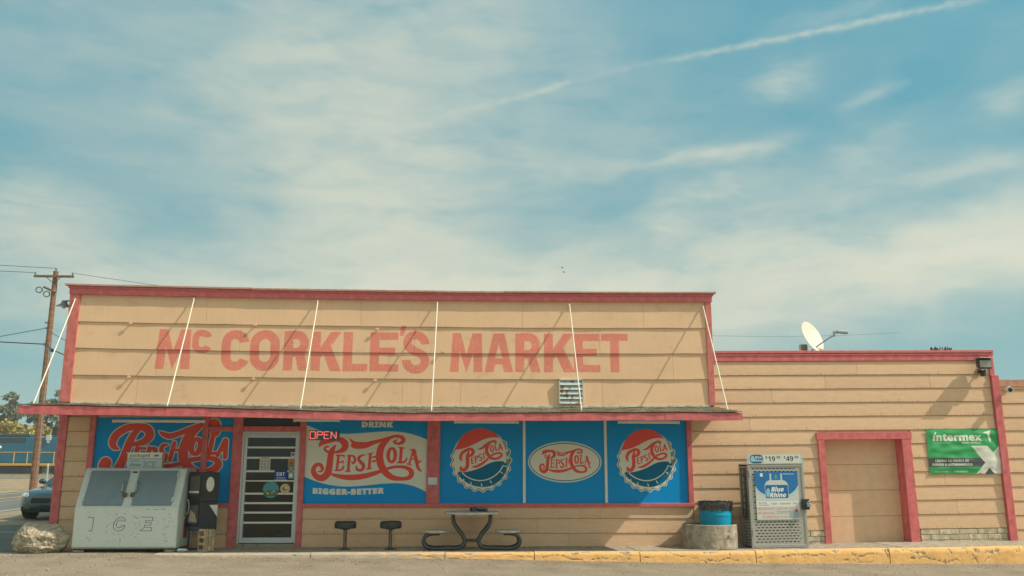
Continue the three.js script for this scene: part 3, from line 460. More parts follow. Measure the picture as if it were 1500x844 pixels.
  const root = (x) => 2.885 + sag(x), N = 60, aw = (za, zb, ya, yb, thick, m, name, parent, x0 = -7.73, x1 = 5.24, rough = 0) => {
    const g = new THREE.BoxGeometry(x1 - x0, thick, zb - za, Math.max(2, Math.round((x1 - x0) / 0.22)), 1, 6).translate((x0 + x1) / 2, 0, (za + zb) / 2), p = g.attributes.position;
    for (let v = 0; v < p.count; v++) { const x = p.getX(v), z = p.getZ(v), t = (z - za) / (zb - za); p.setY(v, p.getY(v) + lerp(ya(x), yb(x), t) + (rough && p.getY(v) > 0 ? n2(x * 3, z * 4) * rough : 0)); if (rough && t > 0.99) p.setZ(v, z + n2(x * 6, 2) * 0.012); }
    g.computeVertexNormals(); return part(parent, name, metric(g, jitter(), jitter()), m);
  };
  const canopy = aw(0.0, 1.765, (x) => root(x) - 0.2, (x) => fb(x) + 0.06, 0.02, mat.soffit, 'awning', store);
  const courses = 5; for (let k = 0; k < courses; k++) { const a = k / courses, b = (k + 1) / courses + 0.03; for (const [x0, x1] of k % 2 ? [[-7.73, -3.6], [-3.597, 1.2], [1.203, 5.24]] : [[-7.73, -5.6], [-5.597, -0.8], [-0.797, 3.3], [3.303, 5.24]]) aw(1.83 * a, 1.83 * b - (k === courses - 1 ? 0.066 : 0), (x) => lerp(root(x), ft(x), a) - 0.004 + k * 0.001, (x) => lerp(root(x), ft(x), Math.min(b, 1)) + 0.012 + k * 0.001, 0.016, mat.shingle, 'shingle_strip', canopy, x0, x1, 0.008); }
  for (const [a, b] of [[-7.74, -5.2], [-5.195, -2.6], [-2.595, 1.55], [1.555, 3.8], [3.805, 5.25]]) { const g = new THREE.BoxGeometry(b - a, 1, 0.035, 8, 1, 1).translate((a + b) / 2, 0, 1.785), p = g.attributes.position; for (let v = 0; v < p.count; v++) { const x = p.getX(v); p.setY(v, p.getY(v) > 0 ? ft(x) - 0.006 : fb(x)); p.setZ(v, p.getZ(v) + n2(x * 0.7, 5) * 0.004); } g.computeVertexNormals(); part(canopy, 'fascia_board', metric(g, jitter(), jitter()), mat.red); }
  for (const x of [-7.73, 5.21]) { const g = new THREE.BoxGeometry(0.03, 1, 1.76, 1, 1, 4).translate(x + 0.012, 0, 0.888), p = g.attributes.position; for (let v = 0; v < p.count; v++) { const t = p.getZ(v) / 1.77; p.setY(v, p.getY(v) > 0 ? lerp(root(x), ft(x), t) - 0.01 : lerp(root(x) - 0.2, fb(x), t)); } g.computeVertexNormals(); part(canopy, 'end_board', metric(g, jitter(), jitter()), mat.red); }
  part(canopy, 'flashing', longBox(-7.6, 5.15, 2.893, 2.925, 0.03, 0.046, (x) => sag(x) + n2(x * 2, 1) * 0.004, 0.25), mat.flash);
  for (const [x0, y0, x1] of [[-7.7, 4.98, -7.63], [-5.36, 5.02, -5.27], [-2.88, 5.0, -2.88], [-0.45, 5.0, -0.49], [2.28, 4.99, 2.3], [5.09, 4.98, 5.07]]) { const y = lerp(root(x1), ft(x1), 1.5 / 1.83) + 0.02; part(canopy, 'hanger_rod', [rod([x0, y0, 0.05], [x1, y, 1.5], 0.0125), rod([x0, y0, -0.01], [x0, y0, 0.07], 0.02), rod([x1, y - 0.05, 1.5], [x1, y + 0.03, 1.5], 0.016)], mat.rodWhite); }

  // louvred vent in the false front
  const vent = part(store, 'vent', [box(2.04, 2.06, 2.95, 3.44, 0.0, 0.085), box(2.52, 2.54, 2.95, 3.44, 0.0, 0.085), box(2.04, 2.54, 3.42, 3.44, 0.0, 0.085), box(2.06, 2.52, 2.95, 3.42, 0.012, 0.02)], mat.alu);
  const slatMat = M([0.62, 0.68, 0.68], 0.45, { map: T.rust, metalness: 0.2 });
  for (let k = 0; k < 5; k++) { const y = 2.955 + k * 0.094, g = new THREE.BoxGeometry(0.46, 0.008, 0.125).rotateX(1.12).translate(2.29, y + 0.045, 0.06); part(vent, 'slat', metric(g, jitter(), jitter()), slatMat); }

  // glazed door with white bars
  const door = part(store, 'door', [box(-4.195, -4.135, 0.24, 2.32, -0.06, -0.01, 0.004), box(-3.2, -3.135, 0.24, 2.32, -0.06, -0.01, 0.004), box(-4.135, -3.2, 2.25, 2.32, -0.06, -0.01, 0.004), box(-4.135, -3.2, 0.24, 0.34, -0.06, -0.01, 0.004)], mat.alu);
  part(door, 'door_frame', [box(-4.235, -4.198, 0.2, 2.365, -0.1, 0.012, 0.004), box(-3.132, -3.115, 0.2, 2.365, -0.1, 0.012, 0.004), box(-4.198, -3.132, 2.325, 2.365, -0.1, 0.012, 0.004)], mat.alu);
  part(door, 'threshold', box(-4.235, -3.115, 0.12, 0.225, -0.25, 0.06, 0.01), mat.concrete);
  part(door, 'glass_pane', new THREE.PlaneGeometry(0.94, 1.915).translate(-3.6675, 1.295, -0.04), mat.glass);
  for (const y of [2.06, 1.86, 1.6, 1.415, 1.17, 0.99, 0.81, 0.62]) part(door, y === 1.415 ? 'push_bar' : 'bar', box(-4.15, -3.19, y - (y === 1.415 ? 0.012 : 0.019), y + (y === 1.415 ? 0.012 : 0.019), -0.034, y === 1.415 ? 0.02 : -0.02, 0.004), mat.white);
  const print = (w, h, draw) => M([1, 1, 1], 0.6, { map: canvasTex(w, h, draw) });
  const card = (x0, x1, y0, y1, name, m) => { const g = new THREE.BoxGeometry(x1 - x0, y1 - y0, 0.003).translate((x0 + x1) / 2, (y0 + y1) / 2, -0.008); part(door, name, g, m); };
  card(-3.88, -3.67, 1.6, 1.88, 'notice', print(128, 170, (x, w, h) => { x.fillStyle = '#c9c8bd'; x.fillRect(0, 0, w, h); x.fillStyle = '#55605f'; x.font = 'bold 20px sans-serif'; x.fillText('HOURS', 28, 24); for (let i = 0; i < 7; i++) for (let k = 0; k < 3; k++) x.fillRect(12 + k * 38, 40 + i * 17, 28, 6); }));
  card(-3.58, -3.33, 1.42, 1.62, 'ebt_sticker', print(160, 128, (x, w, h) => { x.fillStyle = '#0d3f93'; x.fillRect(0, 0, w, h); x.fillStyle = '#e8ece6'; x.font = 'bold 62px sans-serif'; x.fillText('EBT', 22, 72); x.fillRect(26, 92, 110, 7); x.fillStyle = '#cfd6d2'; x.fillRect(0, 116, w, 12); }));
  card(-3.31, -3.21, 1.46, 1.68, 'sticker', print(64, 128, (x, w, h) => { x.fillStyle = '#6fa6b8'; x.fillRect(0, 0, w, h); x.fillStyle = '#c86e5a'; x.fillRect(8, 30, 46, 26); x.fillStyle = '#e5e0cc'; x.fillRect(8, 70, 46, 44); }));
  card(-3.33, -3.205, 1.68, 1.83, 'sticker', print(64, 80, (x, w, h) => { x.fillStyle = '#b98a4e'; x.fillRect(0, 0, w, h); x.fillStyle = '#b8463e'; x.beginPath(); x.moveTo(32, 6); x.lineTo(58, 50); x.lineTo(6, 50); x.fill(); x.fillStyle = '#4a7a5c'; x.fillRect(6, 56, 50, 16); }));
  card(-3.28, -3.205, 1.86, 1.97, 'sticker', print(64, 90, (x, w, h) => { x.fillStyle = '#cfcabb'; x.fillRect(0, 0, w, h); x.fillStyle = '#444b4a'; x.fillRect(14, 18, 36, 40); }));
  const disc = (cx, cy, r, draw) => part(door, 'round_sticker', new THREE.CylinderGeometry(r, r, 0.003, 36).rotateY(Math.PI / 2).rotateX(Math.PI / 2).translate(cx, cy, -0.006), print(128, 128, draw));
  disc(-3.63, 1.245, 0.158, (x, w, h) => { x.fillStyle = '#4a9aa4'; x.fillRect(0, 0, w, h); x.fillStyle = '#2f6f63'; x.fillRect(0, 70, w, 40); for (let i = 0; i < 9; i++) { x.fillStyle = ['#c96a3f', '#5fae5a', '#d9c65c', '#a8434b'][i % 4]; x.beginPath(); x.arc(20 + i * 11, 78 + (i % 3) * 8, 8, 0, 7); x.fill(); } });
  disc(-3.36, 1.265, 0.095, (x, w, h) => { x.fillStyle = '#c9b98a'; x.fillRect(0, 0, w, h); x.fillStyle = '#8a5f3d'; x.beginPath(); x.arc(60, 64, 26, 0, 7); x.fill(); x.fillStyle = '#e4dcc0'; x.beginPath(); x.arc(70, 56, 14, 0, 7); x.fill(); });
}
// printed panels in the windows
{
  const pm = (t) => M([1, 1, 1], 0.6, { map: t, specularIntensity: 0.25 });
  const panel = (x0, x1, y0, y1, t, label, group) => { const g = new THREE.BoxGeometry(x1 - x0, y1 - y0, 0.014).translate((x0 + x1) / 2, (y0 + y1) / 2, -0.012 - 0.014); return solo('window_sign', g, pm(t), label, 'sign', group); };
  panel(-7.08, -4.418, 0.995, 2.63, signScript, 'blue window sign with red white-edged script, behind the ice chest', 'cola signs filling the shop windows');
  panel(-3.0, -0.604, 0.985, 2.6, signWave, 'blue and cream sign reading BIGGER-BETTER, right of the door', 'cola signs filling the shop windows');
  panel(-0.345, 1.31, 0.985, 2.63, signCap, 'blue sign with a bottle cap, above the round table', 'cola signs filling the shop windows');
  panel(1.365, 2.955, 0.985, 2.63, signOval, 'blue sign with a cream oval, between the two bottle-cap signs', 'cola signs filling the shop windows');
  panel(3.01, 4.646, 0.985, 2.63, signCap, 'blue bottle-cap sign with a sunlit corner, nearest the blue drum', 'cola signs filling the shop windows');
}
{ // lit OPEN sign in front of the second panel
  const t = thing('neon_sign', 'small glowing red OPEN sign at the corner of the cream window sign', 'sign', [-2.65, 2.21, 0.0]);
  part(t, 'backing', box(-2.94, -2.34, 2.205, 2.395, -0.016, -0.004, 0.004), M([0.03, 0.16, 0.24], 0.4));
  const glow = M([0.7, 0.1, 0.08], 0.4, { emissive: new THREE.Color().setRGB(1, 0.16, 0.13), emissiveIntensity: 0.75 });
  const x0 = -2.92, w = 0.1, g = 0.037, yb = 2.235, yt = 2.37, ym = 2.31, z = 0.006, line = (...p) => { const l = []; for (let i = 0; i < p.length - 1; i++) l.push(rod([p[i][0], p[i][1], z], [p[i + 1][0], p[i + 1][1], z], 0.0095, 6)); return l; };
  let x = x0; part(t, 'letter_tube', line([x, yb], [x, yt], [x + w, yt], [x + w, yb], [x, yb]), glow); x += w + g;
  part(t, 'letter_tube', line([x, yb], [x, yt], [x + w, yt], [x + w, ym], [x, ym]), glow); x += w + g;
  part(t, 'letter_tube', [...line([x + w, yb], [x, yb], [x, yt], [x + w, yt]), ...line([x, ym], [x + w * 0.8, ym])], glow); x += w + g;
  part(t, 'letter_tube', line([x, yb], [x, yt], [x + w, yb], [x + w, yt]), glow);
}
{ // tube lights under the awning
  const mk = (x0, x1, y, label) => { const t = thing('tube_light', label, 'lamp', [(x0 + x1) / 2, y, 0.6], 'tube lights under the awning'); part(t, 'housing', box(x0, x1, y + 0.012, y + 0.035, 0.55, 0.65, 0.005), mat.white); part(t, 'tube', rod([x0 + 0.03, y, 0.6], [x1 - 0.03, y, 0.6], 0.014), mat.white); part(t, 'end_cap', box(x0, x0 + 0.03, y - 0.02, y + 0.012, 0.56, 0.64), mat.white); part(t, 'end_cap', box(x1 - 0.03, x1, y - 0.02, y + 0.012, 0.56, 0.64), mat.white); };
  mk(-6.54, -4.82, 2.52, 'long rusty white tube light above the ice chest'); mk(-3.15, -2.27, 2.55, 'white tube light above the OPEN sign'); mk(-0.07, 1.19, 2.53, 'white tube light over the sign above the round table'); mk(3.14, 4.36, 2.54, 'white tube light over the sunlit bottle-cap sign');
}

// ---------------------------------------------------------------- the low wing
const TILT = 0.0122;
const wing = thing('store_wing', 'low tan clapboard wing with red trim and a garage door', 'building', [5.26, 0.16, -3]);
wing.rotation.z = TILT;
{
  const back = part(wing, 'wall', [box(4.72, 7.52, -0.1, 3.95, -0.3, -0.035), box(9.17, 11.32, -0.1, 3.95, -0.3, -0.035), box(7.52, 9.17, 2.22, 3.95, -0.3, -0.035)], mat.tanPlain);
  part(wing, 'roof', box(5.26, 11.3, 3.7, 3.8, -10, -0.3), mat.shingle); part(wing, 'side_wall', box(11.15, 11.3, -0.1, 4.0, -10, -0.3), mat.tanPlain); part(wing, 'rear_wall', box(5.26, 11.3, -0.1, 4.0, -10.2, -10), mat.tanPlain);
  const ys = [0.42]; while (ys.at(-1) < 3.6) ys.push(ys.at(-1) + 0.2841);
  const jx = { 1: [8.4], 2: [6.2, 10.2], 3: [], 4: [10.0], 5: [], 6: [10.7], 7: [], 8: [6.0], 9: [9.85], 10: [6.5], 11: [7.65, 9.9], 12: [8.35], 13: [7.25] };
  for (let k = 0; k < ys.length; k++) {
    const y0 = ys[k], y1 = k === ys.length - 1 ? 3.86 : ys[k + 1], left = y1 < 2.95 ? 4.75 : 5.27, xs = [left];
    if (y0 < 2.2) { xs.push(...(jx[k + 1] ?? []).filter((x) => x < 7.3), 7.4, null, 9.36, ...(jx[k + 1] ?? []).filter((x) => x > 9.4)); } else xs.push(...(jx[k + 1] ?? []));
    xs.push(11.2);
    for (let i = 0; i < xs.length - 1; i++) if (xs[i] !== null && xs[i + 1] !== null) lap(back, xs[i], xs[i + 1], y0, y1, mat.tan[(k * 5 + i * 3) % 4], -0.005);
  }
  lap(back, 4.75, 5.9, 0.13, 0.42, mat.tan[1], -0.005);
  // painted brick footing
  const brick = [0, 1, 2].map((i) => M([0.8 - i * 0.05, 0.69 - i * 0.05, 0.5 - i * 0.045], 0.9, { map: T.concrete, bumpMap: T.bump, bumpScale: 0.01 }));
  let n = 0; for (const [a, b] of [[5.9, 7.4], [9.38, 11.2]]) for (let r = 0; r < 3; r++) for (let x = a - (r % 2) * 0.2; x < b - 0.03; x += 0.4) { const x0 = Math.max(a, x), x1 = Math.min(b, x + 0.392); if (x1 - x0 > 0.04) part(back, 'brick', box(x0, x1, 0.1 + r * 0.105, 0.197 + r * 0.105, -0.06, 0.004 + ((n * 7) % 5) * 0.0015, 0.006), brick[n++ % 3]); }
  const head = part(wing, 'parapet_trim', box(5.27, 11.3, 3.835, 4.0, -0.3, 0.02, 0.006), mat.red);
  part(head, 'top_board', box(5.27, 11.33, 4.0, 4.055, -0.3, 0.045, 0.006), mat.redWorn); part(head, 'edge_strip', box(5.27, 11.33, 3.955, 3.985, 0.0, 0.035, 0.004), mat.red);
  part(wing, 'corner_trim', box(11.2, 11.31, 3.5, 3.99, -0.2, 0.03, 0.006), mat.red);
  part(wing, 'corner_trim', box(11.21, 11.37, 0.05, 3.52, -0.1, 0.06, 0.008), mat.red);
  // garage door set back in a red surround
  const sur = part(wing, 'door_surround', box(7.36, 9.37, 2.215, 2.36, -0.27, 0.045, 0.006), mat.red);
  part(sur, 'jamb', box(7.385, 7.52, 0.0, 2.215, -0.27, 0.04, 0.006), mat.red); part(sur, 'jamb', box(9.15, 9.34, 0.0, 2.215, -0.27, 0.04, 0.006), mat.red);
  const gd = part(wing, 'garage_door', box(7.5, 9.17, -0.1, 2.25, -0.34, -0.3), mat.tanPlain);
  const gm = M([0.8, 0.53, 0.325], 0.7, { map: T.paint, bumpMap: T.grain, bumpScale: 0.002 });
  for (let k = 0; k < 4; k++) part(gd, 'panel', box(7.505, 9.165, 0.155 + k * 0.52, 0.669 + k * 0.52, -0.31, -0.275, 0.006), gm);
  part(wing, 'door_sill', box(7.4, 9.36, 0.05, 0.158, -0.3, 0.03), mat.concrete);
}
const annex = thing('annex_building', 'tan clapboard annex with orange-pink edge at the far right', 'building', [11.4, 0.2, -3]);
annex.rotation.z = TILT;
{
  const w = part(annex, 'wall', box(11.37, 17, -0.1, 3.4, -0.3, -0.035), mat.tanPlain);
  for (let k = 0; k < 11; k++) { const y0 = 0.42 + k * 0.2841 + 0.03; lap(w, 11.38, 14, y0, Math.min(3.5, y0 + 0.2841), mat.tan[(k * 3) % 4], -0.005); lap(w, 14, 17, y0, Math.min(3.5, y0 + 0.2841), mat.tan[(k * 3 + 1) % 4], -0.005); }
  for (const [a, b] of [[11.38, 12.6], [12.6, 14.8], [14.8, 17]]) lap(w, a, b, 0.13, 0.45, mat.tan[1], -0.005);
  part(annex, 'edge_board', warp(box(11.33, 17, 3.36, 3.5, -0.3, 0.03), (x, y, z) => [x, y - 0.005 * (x - 11.3), z]), M([0.66, 0.3, 0.19], 0.6, { map: T.worn }));
  part(annex, 'roof', box(11.3, 17, 3.3, 3.36, -8, -0.3), mat.shingle); part(annex, 'rear_wall', box(11.3, 17, -0.1, 3.3, -8.2, -8), mat.tanPlain); part(annex, 'side_wall', box(16.9, 17, -0.1, 3.3, -8, -0.3), mat.tanPlain);
}
// ---------------------------------------------------------------- things fixed to the walls and roof
const gp = (k, z) => [k[0], k[1], z];
{ // cloth banner, creased
  const t = canvasTex(1024, 614, (x, w, h) => {
    const k = w / 890; x.scale(k, k); x.fillStyle = '#35a35e'; x.fillRect(0, 0, 890, 560);
    x.fillStyle = '#dcded2'; x.beginPath(); x.moveTo(542, 204); x.lineTo(740, 204); x.lineTo(804, 282); x.lineTo(890, 200); x.lineTo(890, 552); x.lineTo(815, 556); x.lineTo(740, 462); x.lineTo(655, 556); x.lineTo(548, 556); x.lineTo(690, 405); x.closePath(); x.fill();
    x.fillStyle = '#3b4a53'; x.beginPath(); x.moveTo(655, 558); x.lineTo(740, 464); x.lineTo(818, 558); x.closePath(); x.fill();
    x.fillStyle = '#454f4e'; x.beginPath(); x.moveTo(0, 346); x.lineTo(640, 346); x.lineTo(694, 402); x.lineTo(640, 450); x.lineTo(0, 450); x.closePath(); x.fill();
    x.fillStyle = x.strokeStyle = '#e6e8da'; x.lineWidth = 6; x.save(); x.translate(68, 142); x.scale(1.22, 1); x.font = 'bold 112px sans-serif'; x.fillText('\u0131ntermex', 0, 0); x.strokeText('\u0131ntermex', 0, 0); x.restore();
    x.beginPath(); x.moveTo(88, 66); x.lineTo(110, 42); x.lineTo(122, 42); x.lineTo(106, 70); x.fill();
    x.beginPath(); x.moveTo(700, 46); x.lineTo(800, 20); x.lineTo(778, 80); x.lineTo(796, 118); x.lineTo(784, 170); x.lineTo(764, 110); x.lineTo(752, 62); x.closePath(); x.fill();
    x.font = '30px sans-serif'; x.globalAlpha = 0.55; x.fillText('INTERNATIONAL', 72, 178, 330); x.globalAlpha = 1; x.font = 'bold 30px sans-serif'; x.fillText('MONEY EXPRESS', 424, 178, 300);
    x.font = 'bold 38px sans-serif'; x.fillText('L\u00cdDERES EN ENV\u00cdOS DE', 74, 392, 496); x.fillText('DINERO A LATINOAM\u00c9RICA', 36, 436, 592);
    x.font = '22px sans-serif'; x.fillText('Servicio al cliente', 60, 512); x.font = 'bold 24px sans-serif'; x.fillText('1-800 670-6277', 300, 514);
    x.fillStyle = '#2a8a4e'; x.fillRect(0, 536, 545, 24); x.fillRect(10, 0, 870, 12);
  });
  const g = new THREE.PlaneGeometry(1.53, 0.92, 60, 36); const p = g.attributes.position;
  for (let i = 0; i < p.count; i++) { const x = p.getX(i), y = p.getY(i), e = Math.min(1, (0.765 - Math.abs(x)) * 6, (0.46 - Math.abs(y)) * 8); p.setZ(i, 0.012 + e * (0.012 + 0.012 * Math.sin(x * 3 - y * 9 + n2(x, y) * 2) * sstep(-x, -0.5, 0.6) + 0.012 * n2(x * 2.2, y * 5)) + 0.008 * sstep(x, 0.2, 0.7) * Math.sin(y * 22)); if (y > 0.45 || y < -0.45) p.setY(i, y + n2(x * 4, y) * 0.008); }
  g.computeVertexNormals();
  const b = thing('banner', 'green and white vinyl banner on the wing wall, right of the garage door', 'banner', [10.43, 2.02, 0.01]); b.rotation.z = 0.008;
  const m = new THREE.Mesh(g, M([1, 1, 1], 0.45, { map: t, side: THREE.DoubleSide })); m.name = 'cloth'; m.castShadow = m.receiveShadow = true; b.add(m);
  for (const [x, y] of [[-0.75, 0.445], [0.75, 0.445], [-0.75, -0.445], [0.75, -0.445], [0, 0.447], [0.3, -0.447]]) { const r = new THREE.Mesh(new THREE.TorusGeometry(0.012, 0.005, 6, 14).translate(x, y, 0.018), mat.steel); r.name = 'eyelet'; b.add(r); }
}
{ // twin flood lamp
  const t = thing('flood_lamp', 'weathered grey twin flood lamp under the wing parapet', 'lamp', [10.92, 3.7, 0]);
  part(t, 'mounting_plate', cyl(0.07, 0.07, 0.03, 0, 0, 0).rotateX(Math.PI / 2).translate(10.98, 3.72, 0.01), mat.steel);
  part(t, 'arm', tube([[10.98, 3.72, 0.02], [10.97, 3.7, 0.1], [10.95, 3.74, 0.16]], 0.016), mat.dark);
  const hd = part(t, 'lamp_head', warp(box(10.78, 11.06, 3.72, 3.93, 0.1, 0.3, 0.02), (x, y, z) => [10.92 + (x - 10.92) * (1 - 0.35 * (z < 0.2 ? 1 : 0)), y + (z - 0.2) * -0.25, z]), mat.dark);
  part(hd, 'lens', box(10.8, 11.04, 3.73, 3.87, 0.295, 0.306), M([0.34, 0.34, 0.3], 0.2)); part(hd, 'visor', box(10.77, 11.07, 3.915, 3.93, 0.12, 0.36, 0.004), mat.steel);
  part(t, 'sensor', [cyl(0.05, 0.06, 0.13, 10.95, 3.56, 0.13), cyl(0.04, 0.02, 0.06, 10.86, 3.62, 0.14)], mat.dark); part(t, 'sensor_eye', new THREE.SphereGeometry(0.022, 12, 8).translate(10.88, 3.69, 0.24), mat.white);
}
{ // bullet camera, aimed down the street
  const t = thing('security_camera', 'white bullet camera with dark lens beside the corner trim', 'camera', [11.5, 3.27, 0]);
  const aim = new THREE.Quaternion().setFromUnitVectors(new THREE.Vector3(0, 1, 0), new THREE.Vector3(-0.42, -0.12, 0.85).normalize()), at = (g, d) => g.translate(0, d, 0).applyQuaternion(aim).translate(11.5, 3.29, 0.1);
  part(t, 'mount', [cyl(0.045, 0.045, 0.025, 0, 0, 0).rotateX(Math.PI / 2).translate(11.5, 3.3, 0.0), rod([11.5, 3.3, 0.0], [11.5, 3.29, 0.12], 0.018)], mat.white);
  part(t, 'housing', at(new THREE.CylinderGeometry(0.068, 0.066, 0.19, 24), 0.06), mat.white); part(t, 'lens', at(new THREE.CylinderGeometry(0.038, 0.044, 0.02, 20), 0.165), mat.black);
}
{ // dish on the wing roof
  const t = thing('satellite_dish', 'off-white satellite dish behind the wing parapet', 'satellite dish', [8.0, 3.95, -1.4]);
  const pts = []; for (let i = 0; i <= 14; i++) { const r = (i / 14) * 0.4; pts.push(new THREE.Vector2(Math.max(r, 0.0005), r * r * 0.42)); }
  const aim = new THREE.Quaternion().setFromUnitVectors(new THREE.Vector3(0, 1, 0), new THREE.Vector3(0.55, 0.47, 0.72).normalize());
  const place = (g) => g.applyQuaternion(aim).translate(7.93, 4.56, -1.4);
  const rim = [...pts, ...pts.slice().reverse().map((p) => new THREE.Vector2(p.x, p.y - 0.012))];
  part(t, 'reflector', place(new THREE.LatheGeometry(rim, 40).scale(0.86, 1, 1.12)), M([0.72, 0.67, 0.55], 0.55, { map: T.paint }));
  part(t, 'mount', [rod([7.78, 3.8, -1.5], [7.78, 4.38, -1.5], 0.03), box(7.7, 7.86, 4.25, 4.42, -1.54, -1.42, 0.01)], mat.steel);
  part(t, 'feed_arm', tube([[7.86, 4.24, -1.3], [8.1, 4.42, -1.22], [8.37, 4.6, -1.15]], 0.014), mat.steel);
  part(t, 'receiver', [rod([8.36, 4.56, -1.15], [8.38, 4.68, -1.15], 0.028), rod([8.37, 4.62, -1.15], [8.46, 4.68, -1.13], 0.015), warp(box(8.43, 8.68, 4.64, 4.7, -1.19, -1.09, 0.012), (x, y, z) => [x, y + (x - 8.5) * 0.02 + (x > 8.6 ? -0.02 : 0.0), z])], mat.steel);
}
{ // lamp on the side of the false front
  const t = thing('wall_lamp', 'grey barn lamp on the left edge of the false front', 'lamp', [-7.86, 4.85, -0.15]);
  part(t, 'arm', tube([[-7.78, 4.9, -0.15], [-7.9, 4.98, -0.15], [-7.98, 4.97, -0.12]], 0.016), mat.steel);
  const sh = []; for (const [r, y] of [[0.03, 0.12], [0.05, 0.11], [0.06, 0.06], [0.1, 0.03], [0.15, 0.0], [0.148, -0.012], [0.09, 0.02], [0.04, 0.05]]) sh.push(new THREE.Vector2(r, y));
  part(t, 'lamp_shade', new THREE.LatheGeometry(sh, 28).rotateX(0.15).rotateZ(-0.1).translate(-7.98, 4.86, -0.12), M([0.16, 0.19, 0.19], 0.5)); part(t, 'bulb', new THREE.SphereGeometry(0.04, 12, 8).translate(-7.98, 4.85, -0.12), mat.white);
}
{ // service cable down the corner
  const t = thing('service_cable', 'thin dark cable clipped down the left corner of the store', 'cable', [-7.83, 2.8, -0.1]);
  part(t, 'cable_run', tube([[-7.83, 4.6, -0.1], [-7.85, 3.9, -0.1], [-7.84, 3.2, -0.08], [-7.83, 2.8, -0.1]], 0.008), mat.black); for (const y of [4.3, 3.55, 3.0]) part(t, 'clip', box(-7.85, -7.81, y - 0.02, y + 0.02, -0.12, -0.08), mat.steel);
}
{ const t = thing('roof_weeds', 'small dry dark tuft growing on the wing parapet', 'plant', [10.25, 4.11, -0.2]); const r = rng(8), g = []; for (let i = 0; i < 46; i++) { const x = 10.0 + r() * 0.5, h = 0.03 + r() * 0.08; g.push(rod([x, 4.09, -0.2 + r() * 0.15], [x + (r() - 0.5) * 0.06, 4.1 + h, -0.2 + r() * 0.15], 0.006 + r() * 0.007, 4)); } part(t, 'stems', g, M([0.06, 0.06, 0.045], 0.9)); }

